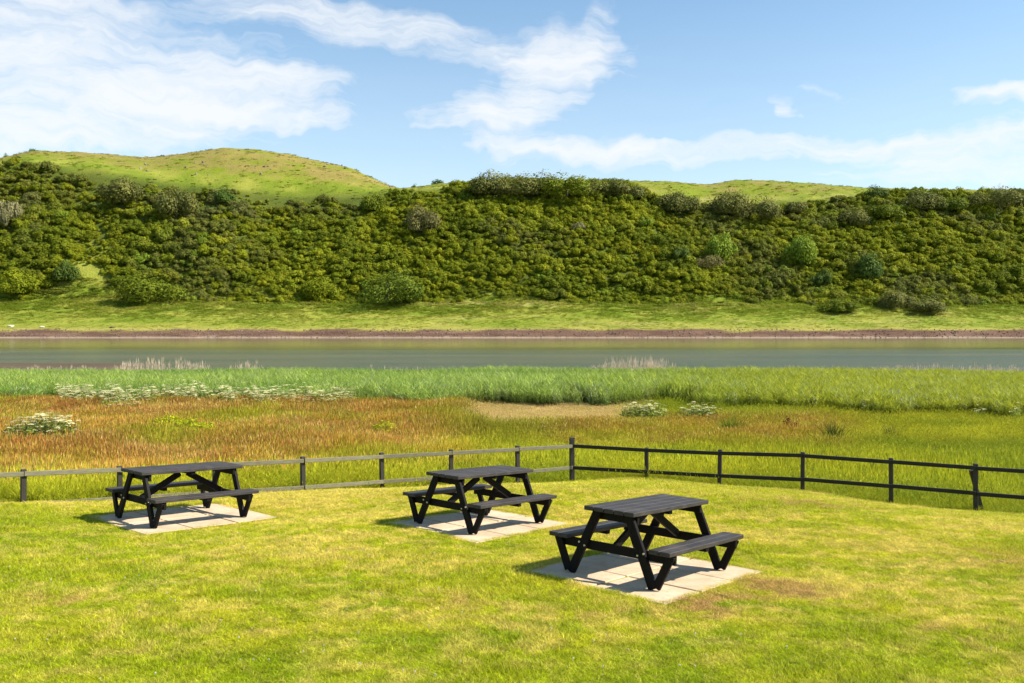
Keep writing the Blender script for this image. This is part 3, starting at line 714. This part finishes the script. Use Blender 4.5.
# ------------------------------------------------------------------ leafy crowns
def crown_geo(seed, lobes, n, leaf, squash=.8, spread=.55, aspect=1.0, up=.25):
    """leaf clumps over several uneven lobes; unit radius about; returns verts, faces, bv"""
    r = random.Random(seed); V = []; Fc = []; bv = []
    L = []
    for i in range(lobes):
        a = r.random()*6.28; q = spread*math.sqrt(r.random()); rad = r.uniform(.32, .6)*(1.1-q*.5)
        L.append((Vector((q*math.cos(a)*aspect, q*math.sin(a)*aspect, r.uniform(.25, .75)*(1-q*.5)*squash)), rad, r.random()))
    for _ in range(n):
        c, rad, k = L[r.randrange(lobes)]
        d = Vector((r.gauss(0, 1), r.gauss(0, 1), r.gauss(0, 1)+.25)).normalized()
        rr = rad*(1-.45*r.random()**2.2)*(1+.18*r.gauss(0, 1)*.6); p = c+Vector((d.x, d.y, d.z*squash))*rr
        if p.z < 0: p.z = abs(p.z)*.4
        nn = (d+Vector((r.gauss(0, .34), r.gauss(0, .34), up+r.gauss(0, .34)))).normalized(); t = nn.orthogonal().normalized(); t = Matrix.Rotation(r.random()*6.28, 3, nn) @ t; s_ = nn.cross(t)
        l = leaf*r.uniform(.6, 1.3); i = len(V); V += [p-t*l, p-s_*l*.6, p+t*l, p+s_*l*.6]; Fc.append((i, i+1, i+2, i+3)); b_ = .6*k+.4*r.random(); bv += [b_]*4
    return V, Fc, bv
M_BUSH = leaf_mat('scrub_leaves', .38, var=.5, rough=.6)
bvars = []
for k in range(8):
    V, Fc, b_ = crown_geo(500+k, 5+k % 5, 1300, .09, .85, .75); bvars.append(mesh_obj('scrub', V, Fc, M_BUSH, attrs={'bv': b_, 'hh': [0]*len(b_)}, link=False))
G1, G2, G3, OLV, DRK, LIT = (.195, .225, .011), (.27, .28, .014), (.135, .17, .013), (.155, .16, .038), (.09, .13, .02), (.20, .27, .025)
SHR = []
def on_far(u, v, y0=376, y1=640):
    a, s = ray(u, v); ys = np.arange(y0, y1, .5); h = far_h(a*ys, ys); q = np.nonzero(h > s*ys)[0]
    if len(q): Y = ys[q[0]]
    else:
        ang = h/ys; Y = ys[int(np.argmax(ang))]
    return a*Y, float(Y), float(far_h(a*Y, Y))
# (u, v_top, v_base, width px, kind, label)
SH = [
 (496, 169, 195, 36, 'OLV', 'round dark bush on the skyline at the left end of the skyline thicket'),
 (530, 171, 196, 38, 'OLV', 'broad dull olive bush on the skyline, second in the skyline thicket'),
 (567, 172, 197, 38, 'G3', 'dark green rounded bush on the skyline, third in the skyline thicket'),
 (603, 175, 197, 34, 'OLV', 'olive bush on the skyline, fourth in the skyline thicket'),
 (630, 182, 198, 20, 'OLV', 'small grey brown bush ending the skyline thicket on its right'),
 (437, 178, 187, 11, 'DRK', 'small dark round tree alone on the skyline right of the grassy dome'),
 (416, 184, 190, 9, 'DRK', 'tiny dark shrub on the skyline where the grassy dome meets the ridge'),
 (456, 181, 189, 13, 'G3', 'low green shrub on the skyline between the lone tree and the thicket'),
 (33, 149, 155, 9, 'DRK', 'small windswept tree on the skyline at the far left'),
 (6, 153, 160, 5, 'DRK', 'tiny conical tree on the skyline at the left edge'),
 (679, 187, 212, 34, 'OLV', 'grey olive bush under the grassy top, right of the skyline thicket'),
 (729, 187, 215, 36, 'OLV', 'large grey green bush at the edge of the grassy knoll'),
 (760, 192, 220, 38, 'OLV', 'wide grey green bush just right of the bush at the knoll edge'),
 (876, 186, 200, 22, 'DRK', 'dark upright shrub breaking the skyline right of centre'),
 (922, 190, 210, 32, 'OLV', 'brown olive bush on the right-hand ridge'),
 (950, 192, 211, 28, 'G3', 'green bush beside the brown olive one on the right-hand ridge'),
 (998, 186, 208, 44, 'OLV', 'widest bush on the ridge at the far right'),
 (855, 207, 226, 28, 'OLV', 'grey olive bush a little below the ridge on the right'),
 (882, 200, 219, 30, 'G3', 'dark green bush close below the upright skyline shrub'),
 (797, 198, 213, 20, 'OLV', 'small brownish bush below the grassy knoll'),
 (803, 232, 264, 28, 'LIT', 'bright green tree in the middle of the right-hand slope'),
 (868, 252, 280, 30, 'BLU', 'dark blue green tree standing out low on the right-hand slope'),
 (821, 267, 287, 18, 'DRK', 'small very dark bush left of the blue green tree'),
 (897, 288, 308, 28, 'OLV', 'grey bush at the foot of the slope on the right'),
 (840, 297, 312, 30, 'G3', 'low spreading bush at the foot of the slope, below the dark small bush'),
 (924, 295, 312, 36, 'OLV', 'pale grey green spreading bush at the foot of the slope, far right'),
 (419, 203, 232, 34, 'BRN', 'brownish olive bush high on the slope below the lone skyline tree'),
 (387, 266, 303, 62, 'DRK2', 'largest dark green bush at the foot of the slope, centre left'),
 (375, 191, 211, 22, 'G3', 'green bush under the right end of the grassy dome'),
 (321, 273, 299, 32, 'G1', 'mid green bush at the foot of the slope left of the largest one'),
 (680, 244, 263, 16, 'DRK', 'small dark bush in the middle of the slope'),
 (709, 252, 270, 26, 'BRN', 'grey brown bush beside the small dark one in the middle of the slope'),
 (721, 228, 262, 26, 'LIT', 'light green tree in the middle of the slope above the grey brown bush'),
 (578, 220, 231, 12, 'PAL', 'small pale grey bush on the centre slope below the thicket'),
 (8, 190, 226, 22, 'PAL', 'bare pinkish grey scrub at the left edge of the hill'),
 (67, 259, 281, 20, 'DRK', 'rounded dark bush beside the grassy clearing on the left'),
 (18, 267, 294, 38, 'G1', 'big rounded green bush at the foot of the slope, far left'),
 (150, 271, 302, 58, 'G3', 'wide dark bush overhanging the bank on the left'),
 (122, 174, 204, 44, 'OLV', 'wide grey green bush high on the left slope'),
 (176, 182, 216, 36, 'OLV', 'tall grey green bush high on the left slope, right of the wide one'),
 (222, 187, 203, 20, 'BLU', 'small blue green tree just below the grassy dome'),
]
KC = dict(OLV=OLV, G1=G1, G3=G3, DRK=DRK, LIT=LIT, BLU=(.085, .135, .022), BRN=(.17, .155, .05), PAL=(.22, .205, .09), DRK2=(.105, .145, .014))
M_TRUNK = wood_mat('bark', (.05, .04, .03), (.12, .10, .08), .9, 3, .02, .2, 2)
mats = {k: leaf_mat('shrub_leaves_'+k.lower(), .22, col=v, var=.75, rough=.6) for k, v in KC.items()}
for i, (u_, vt, vb, w, kd, lab) in enumerate(SH):
    x_, y_, z_ = on_far(u_, vb if vb > 200 else vb, 440 if vb < 290 else 420)
    if vb < 191: y_ = 597.0; x_ = ray(u_, vb)[0]*y_; z_ = float(far_h(x_, y_))
    elif vb < 200 and u_ > 400: y_ = min(y_, 560); x_ = ray(u_, vb)[0]*y_; z_ = float(far_h(x_, y_))
    H = max(ray(u_, vt)[1]*y_-z_, 2.0 if vb > 191 else 5.0)*1.0; Wd = w/F*y_*(1.22 if vb < 200 and w > 18 else 1.0); SHR.append((x_, y_, Wd*.16))
    root = empty('hillside_shrub' if kd not in ('LIT', 'BLU') else 'hillside_tree', (x_, y_, z_-.3), lab, 'shrub' if kd not in ('LIT', 'BLU') else 'tree', 'shrubs and trees standing out on the hillside')
    V, Fc, b_ = crown_geo(700+i, 11+i % 6, 5200 if w > 15 else 1500, .06*math.sqrt(20/max(w, 10)), 1, .85)
    V = np.array([tuple(v) for v in V]); V = V*np.array([Wd/1.6, Wd/1.75, H/1.12])+np.array([0, 0, .02*H])
    mesh_obj('crown', V, Fc, mats[kd], root, {'bv': b_})
    MB().tube([(0, 0, -1.5), (.1, 0, H*.25), (.25, .1, H*.6)], [H*.05, H*.04, H*.015], 7).build('trunk', M_TRUNK, root)
SHA = np.array(SHR)
# scrub mass
def hill_pts(n_, y0, y1, u0=-230, u1=1250):
    y_ = y0+(y1-y0)*rng.random(n_); u_ = u0+(u1-u0)*rng.random(n_); return (u_-CX)/F*y_, y_, u_
x, y, u = hill_pts(29000, 430, 540)
tedge = 520+10*(fbm(u/40, u*0, 181, 3)-.5)*2+np.interp(u, [0, 60, 120, 440, 470, 630, 660, 850, 900], [6, -6, -9, -9, 14, 14, -6, -6, 4])
bedge = 437+7*(fbm(u/45, u*0, 183, 4)-.5)*2+14*np.exp(-((u-88)/34)**2)+np.interp(u, [0, 60, 150, 790, 850, 940, 1000], [2, 8, 0, 0, -13, -13, -4])
k = (y < tedge) & (y > bedge)
for (sx_, sy_, sr) in SHR: k &= np.hypot(x-sx_, (y-sy_)*.8) > sr
sparse = sstep(-6, -22, y-tedge); k &= rng.random(len(x)) < .45+.55*sparse
x, y, u, bedge = x[k], y[k], u[k], bedge[k]; n = len(x)
g1 = fbm(x/22, y/16, 185, 4); g2 = fbm(x/7, y/7, 187, 3); g3 = fbm(x/45+y/60, y/30, 189, 3); rd = rng.random(n)
pg = mixc(G1, G2, sstep(.35, .65, g2*.5+rd*.5)); pg = mixc(pg, G3, sstep(.5, .66, g1)*.7)
hi_left = sstep(330, 250, u)*sstep(478, 500, y); right_band = np.exp(-((u-(690+(520-y)*1.2))/38)**2)
pg = mixc(pg, OLV, np.clip(hi_left*.6+right_band*.7+sstep(.56, .68, g3)*.7, 0, 1)*(rng.random(n) < .75)); pg = mixc(pg, LIT, (rng.random(n) < .04)*.8)
pg = mixc(pg, (.31, .33, .02), sstep(.58, .68, fbm(x/14, y/10, 211, 3))*.6); pg = pg*(.84+.34*rng.random((n, 1)))
s = (1.45+3.0*rng.random(n)**2.8)*(1+.25*sstep(.5, .65, g1)); s *= .75+.25*sstep(0, 20, y-bedge)
scatter('hillside_scrub', 'dense mass of green scrub covering the steep hillside', 'scrub', bvars, np.c_[x, y, far_h(x, y)-.5],
        np.c_[rng.normal(-.15, .15, n), rng.normal(0, .15, n), rng.random(n)*6.28], np.c_[s*1.1, s*1.1, s*(.8+.45*rng.random(n))], rng.integers(0, 8, n), pg)
# low growth on the bank and grassy tops
lowv = []; M_LOW = leaf_mat('low_growth', .5, var=.4)
for k_ in range(4):
    V, Fc, b_ = crown_geo(900+k_, 7, 240, .12, .45, 1.0, 1.0, 1.0); lowv.append(mesh_obj('low_growth', V, Fc, M_LOW, attrs={'bv': b_, 'hh': [0]*len(b_)}, link=False))
for k_ in range(4): lowv.append(tuft(60, 1.0, .55, .5, .11, .7, M_LOW, seed=920+k_))
x1, y1, u1 = hill_pts(34000, 386, 452); x2, y2, u2 = hill_pts(9000, 505, 604)
x, y, u = np.r_[x1, x2], np.r_[y1, y2], np.r_[u1, u2]; n = len(x)
pb = fbm(x/9, y/5, 191, 3); k = (rng.random(n) < np.where(y < 480, sstep(386, 400, y)*.6+.5, .5)*(.3+1.2*sstep(.35, .65, pb))); x, y, u, pb = x[k], y[k], u[k], pb[k]; n = len(x)
pg = hill_pig(x, y)*(np.where(y < 480, 1.15, .85)[:, None]+.35*rng.random((n, 1))); pg = mixc(pg, (.17, .23, .014), sstep(.45, .7, pb)*.45*(y < 480)+.3*(y > 480)*(rng.random(n) < .25))
s = np.where(y < 480, .5+.9*sstep(395, 440, y), .6+.5*rng.random(n))*(.6+.8*rng.random(n))
scatter('bank_growth', 'low bracken and tussocks on the far bank and grassy hilltops', 'bracken', lowv, np.c_[x, y, far_h(x, y)-.12], np.c_[rng.normal(0, .1, (n, 2)), rng.random(n)*6.28],
        np.c_[s*1.4, s*1.4, s*.8], np.where(rng.random(n) < np.where(y < 480, sstep(405, 445, y)*.35, .22), rng.integers(0, 4, n), rng.integers(4, 8, n)), pg)
# rocks: shore stones, outcrops on the dome, pale boulders at the bank
def rock_geo(seed, n_=30):
    import bmesh
    r = random.Random(seed); bm = bmesh.new()
    for _ in range(n_):
        d_ = Vector((r.gauss(0, 1), r.gauss(0, 1), r.gauss(0, 1))).normalized(); bm.verts.new(Vector((d_.x, d_.y*.75, d_.z*.6))*r.uniform(.8, 1.1))
    bmesh.ops.convex_hull(bm, input=bm.verts)
    for v in [v for v in bm.verts if not v.link_faces]: bm.verts.remove(v)
    bm.verts.index_update(); V = [v.co.copy() for v in bm.verts]; Fc = [tuple(v.index for v in f.verts) for f in bm.faces]; bm.free(); return V, Fc
def rock_mat(name, c1, c2):
    m, nt, out = newmat(name); geo = nd(nt, 'ShaderNodeNewGeometry'); p = nd(nt, 'ShaderNodeBsdfPrincipled'); n_ = noise(nt, 2.2, 5, geo.outputs['Position'], .65)
    lk(nt, ramp(nt, n_.outputs['Fac'], [(.3, c1), (.7, c2)]).outputs[0], p.inputs['Base Color']); p.inputs['Roughness'].default_value = .9; lk(nt, p.outputs[0], out.inputs['Surface']); return m
M_STONE = rock_mat('shore_stone', (.06, .035, .025), (.26, .18, .13)); M_PALE = rock_mat('pale_boulder', (.62, .58, .44), (.8, .76, .6)); M_ROCK = rock_mat('hill_rock', (.11, .095, .06), (.24, .21, .16))
M_DKROCK = rock_mat('dark_boulder', (.05, .02, .015), (.10, .05, .04))
rk = [mesh_obj('stone', *rock_geo(k_), M_STONE, link=False) for k_ in range(5)]
x, y, u = hill_pts(5200, 376, 385, -150, 1180); n = len(x); s = .10+.38*rng.random(n)**3
scatter('shore_stones', 'brown stones and weed strewn along the far shore', 'stones', rk, np.c_[x, y, far_h(x, y)], rng.random((n, 3))*3, np.c_[s*1.5, s, s*.8], rng.integers(0, 5, n), np.ones((n, 3)))
for (u_, v_, s_, m_, lab) in ((11, 327, 1.1, M_PALE, 'bright white boulder at the top of the far shore, leftmost of two'), (42, 327.5, .75, M_PALE, 'smaller white boulder on the far shore, right of the other white one'),
                          (112, 328, .8, M_DKROCK, 'dark reddish boulder on the grass above the far shore, left')):
    x_, y_, z_ = on_far(u_, v_); o = mesh_obj('boulder', *rock_geo(int(u_)+50, 40), m_); o.location = (x_, y_, z_+s_*.25); o.scale = (s_*1.5, s_, s_*.9); tag(o, lab, 'boulder', 'boulders above the far shore')
x, y, u = hill_pts(700, 530, 603, 140, 400); k = (fbm(x/12, y/10, 201, 2) > .55) & (rng.random(700) < .4); x, y = x[k], y[k]; n = len(x); s = .3+.9*rng.random(n)**3
rk2 = [mesh_obj('outcrop', *rock_geo(80+k_), M_ROCK, link=False) for k_ in range(4)]
scatter('hilltop_rocks', 'small grey rock outcrops scattered over the grassy dome', 'rocks', rk2, np.c_[x, y, far_h(x, y)], rng.random((n, 3))*3, np.c_[s*1.4, s, s*.9], rng.integers(0, 4, n), np.ones((n, 3)))

# ------------------------------------------------------------------ single plants in the meadow
def meadow_plant(name, u_, D, w, h, col, label, cat, seed, blades=0, n_=420):
    x_ = (u_-CX)/F*D; root = empty(name, (x_, D, float(near_h(x_, D))-.02), label, cat, 'single plants standing in the meadow')
    m = leaf_mat(name+'_leaves', .35, col=col, var=.8)
    if blades:
        o = tuft(blades, w*.3, h, .3, .02, .5, m, seed=seed); o.name = 'leaves'; C.objects.link(o); o.parent = root
    else:
        V, Fc, b_ = crown_geo(seed, 9, 1500, .06, 1, .8); V = np.array([tuple(v) for v in V])*np.array([w/1.7, w/1.7, h/1.15])
        mesh_obj('leaves', V, Fc, m, root, {'bv': b_})
    MB().tube([(0, 0, -.05), (.01, 0, h*.5), (.02, .01, h*.85)], [.012, .01, .005], 5).build('stem', M_STEM, root)
meadow_plant('leafy_bush', 168, 35.5, 1.4, 1.15, (.33, .36, .012), 'yellow green leafy bush in the rusty grass, left of a wider one', 'bush', 11)
meadow_plant('leafy_bush', 193, 34.5, 2.0, 1.1, (.30, .35, .012), 'wider yellow green leafy bush in the rusty grass behind the left fence', 'bush', 12)
meadow_plant('leafy_bush', 385, 33.5, 1.6, 1.0, (.30, .34, .012), 'low yellow green bush alone behind the left fence, left of the middle table', 'bush', 21)
meadow_plant('leafy_bush', 600, 50, 1.3, .85, (.12, .19, .04), 'small green bush standing on the tan patch in front of the reeds', 'bush', 13)
meadow_plant('rush_clump', 732, 35.5, 1.1, .95, (.09, .14, .012), 'dark green rush clump behind the first rails right of the corner', 'rushes', 14, 220)
meadow_plant('dock_plant', 790, 36, .7, .95, (.14, .035, .015), 'dark red dock plant behind the right-hand fence', 'dock plant', 15)
meadow_plant('rush_clump', 834, 33.5, .8, .92, (.05, .08, .012), 'small dark green rush clump between the third and fourth posts on the right', 'rushes', 16, 160)
meadow_plant('rush_clump', 893, 35, .7, .62, (.10, .09, .03), 'low brownish rush clump behind the fourth post on the right', 'rushes', 17, 110)
meadow_plant('rush_clump', 420, 26, 1.3, .75, (.12, .16, .012), 'dark green grass clump behind the left fence near the middle table', 'rushes', 18, 260)

# ------------------------------------------------------------------ sun and sky
EL, AZ = R(43), R(98)        # azimuth clockwise from the view direction
sun = bpy.data.lights.new('sun', 'SUN'); sun.energy = 4.9; sun.angle = R(.53); sun.color = (1, .94, .83)
so = bpy.data.objects.new('sun', sun); C.objects.link(so)
dvec = Vector((math.sin(AZ)*math.cos(EL), math.cos(AZ)*math.cos(EL), math.sin(EL))); so.rotation_euler = dvec.to_track_quat('Z', 'Y').to_euler()
w = bpy.data.worlds.new('World'); scn.world = w; w.use_nodes = True; nt = w.node_tree
for n_ in list(nt.nodes): nt.nodes.remove(n_)
out = nd(nt, 'ShaderNodeOutputWorld'); bg = nd(nt, 'ShaderNodeBackground'); bg.inputs['Strength'].default_value = .094; lk(nt, bg.outputs[0], out.inputs[0])
sky = nd(nt, 'ShaderNodeTexSky', sky_type='NISHITA', sun_disc=False); sky.sun_elevation = EL; sky.sun_rotation = AZ; sky.altitude = 0; sky.air_density = 1.0; sky.dust_density = .35; sky.ozone_density = 1.6
tc = nd(nt, 'ShaderNodeTexCoord'); sp = nd(nt, 'ShaderNodeSeparateXYZ'); lk(nt, tc.outputs['Generated'], sp.inputs[0])
az = mth(nt, 'ARCTAN2', sp.outputs['X'], sp.outputs['Y']); el = mth(nt, 'ARCSINE', sp.outputs['Z'])
cb = nd(nt, 'ShaderNodeCombineXYZ'); lk(nt, az, cb.inputs[0]); lk(nt, el, cb.inputs[1])
def vmath(op, a, b):
    m = nd(nt, 'ShaderNodeVectorMath', operation=op)
    for i, v in enumerate((a, b)):
        if isinstance(v, tuple): m.inputs[i].default_value = v
        else: lk(nt, v, m.inputs[i])
    return m.outputs[0]
wn = noise(nt, 5, 4, cb.outputs[0], .6); warp = vmath('MULTIPLY', vmath('SUBTRACT', wn.outputs['Color'], (.5, .5, .5)), (.26, .10, 0))
wn2 = noise(nt, 22, 3, cb.outputs[0], .6); warp2 = vmath('MULTIPLY', vmath('SUBTRACT', wn2.outputs['Color'], (.5, .5, .5)), (.07, .022, 0))
co = vmath('ADD', vmath('ADD', cb.outputs[0], warp), warp2)
CL = [  # u, v, ru, rv, tilt degrees, weight
 (40, 75, 250, 62, 4, 1.0), (110, 105, 205, 40, 0, .95), (190, 78, 110, 34, -10, .7), (-60, 100, 200, 75, 0, .85), (70, 15, 150, 22, -12, .55),
 (340, 22, 250, 26, -7, .75), (480, 42, 130, 22, -6, .5), (300, 127, 42, 8, 0, .5), (150, 140, 190, 9, 0, .35),
 (520, 108, 105, 40, 22, 1.0), (468, 122, 62, 18, 0, .7), (555, 72, 65, 34, 35, .75), (590, 25, 60, 40, 55, .4),
 (600, 155, 120, 17, 0, .85), (760, 153, 220, 19, 1, .85), (920, 146, 170, 14, 2, .65), (900, 172, 190, 15, 2, .6), (1010, 165, 110, 24, 0, .55),
 (774, 114, 22, 15, -30, .85), (790, 96, 80, 8, 4, .45), (990, 99, 50, 10, -6, .85), (910, 116, 75, 10, 2, .35), (850, 96, 60, 8, -8, .3), (1120, 110, 90, 22, 0, .7), (1200, 50, 120, 30, 10, .6), (-260, 40, 150, 40, 0, .7)]
tot = None
for (u_, v_, ru, rv, tl, wt) in CL:
    mp = nd(nt, 'ShaderNodeMapping', vector_type='TEXTURE'); lk(nt, co, mp.inputs['Vector'])
    a_, s_ = ray(u_, v_); mp.inputs['Location'].default_value = (math.atan(a_), math.atan(s_/math.hypot(1, a_)), 0); mp.inputs['Rotation'].default_value = (0, 0, R(tl)); mp.inputs['Scale'].default_value = (ru/F*1.5, rv/F*1.5, 1)
    ln = nd(nt, 'ShaderNodeVectorMath', operation='LENGTH'); lk(nt, mp.outputs[0], ln.inputs[0])
    mr = nd(nt, 'ShaderNodeMapRange', interpolation_type='SMOOTHERSTEP'); lk(nt, ln.outputs['Value'], mr.inputs[0]); mr.inputs[1].default_value = 1.1; mr.inputs[2].default_value = -.1; mr.inputs[3].default_value = 0; mr.inputs[4].default_value = wt
    tot = mr.outputs[0] if tot is None else mth(nt, 'SUBTRACT', mth(nt, 'ADD', tot, mr.outputs[0]), mth(nt, 'MULTIPLY', tot, mr.outputs[0]))
mp = nd(nt, 'ShaderNodeMapping'); lk(nt, co, mp.inputs['Vector']); mp.inputs['Rotation'].default_value = (0, 0, R(-6)); mp.inputs['Scale'].default_value = (3.5, 30, 1)
st = noise(nt, 1, 8, mp.outputs[0], .62)
mp = nd(nt, 'ShaderNodeMapping'); lk(nt, co, mp.inputs['Vector']); mp.inputs['Rotation'].default_value = (0, 0, R(14)); mp.inputs['Scale'].default_value = (11, 62, 1)
st2 = noise(nt, 1, 7, mp.outputs[0], .65)
tex = mth(nt, 'ADD', mth(nt, 'MULTIPLY', st.outputs['Fac'], .62), mth(nt, 'MULTIPLY', st2.outputs['Fac'], .38))
dens = mth(nt, 'ADD', mth(nt, 'MULTIPLY', tot, 1.25), mth(nt, 'MULTIPLY', mth(nt, 'SUBTRACT', tex, .50), 3.6))
mr = nd(nt, 'ShaderNodeMapRange', interpolation_type='SMOOTHSTEP'); lk(nt, dens, mr.inputs[0]); mr.inputs[1].default_value = .0; mr.inputs[2].default_value = 1.6; mr.inputs[4].default_value = .93
gate = nd(nt, 'ShaderNodeMapRange', interpolation_type='SMOOTHSTEP'); lk(nt, tot, gate.inputs[0]); gate.inputs[1].default_value = 0; gate.inputs[2].default_value = .5
fac = mth(nt, 'MULTIPLY', mr.outputs[0], gate.outputs[0])
# thin veil everywhere low in the sky
hz = nd(nt, 'ShaderNodeMapRange', interpolation_type='SMOOTHSTEP'); lk(nt, el, hz.inputs[0]); hz.inputs[1].default_value = .42; hz.inputs[2].default_value = .02; hz.inputs[3].default_value = .0; hz.inputs[4].default_value = .42
fac = mth(nt, 'MAXIMUM', fac, mth(nt, 'MULTIPLY', hz.outputs[0], mth(nt, 'MULTIPLY_ADD', st.outputs['Fac'], .5, .75)))
SKYC = nd(nt, 'ShaderNodeHueSaturation'); lk(nt, sky.outputs[0], SKYC.inputs['Color']); SKYC.inputs['Saturation'].default_value = 1.0; SKYC.inputs['Value'].default_value = 1.0
skc = mixrgb(nt, 1.0, SKYC.outputs[0], (.93, 1.06, 1.04), 'MULTIPLY')
lk(nt, mixrgb(nt, fac, skc, (5.15, 5.3, 5.45)), bg.inputs['Color'])

scn.view_settings.view_transform = 'Standard'; scn.view_settings.look = 'None'; scn.view_settings.gamma = 1; scn.view_settings.exposure = 1.0
scn.render.engine = 'CYCLES'; scn.cycles.use_denoising = True; scn.cycles.max_bounces = 5; scn.cycles.transparent_max_bounces = 4
scn.cycles.diffuse_bounces = 2; scn.cycles.glossy_bounces = 2; scn.cycles.transmission_bounces = 2
scn.cycles.sample_clamp_indirect = 4
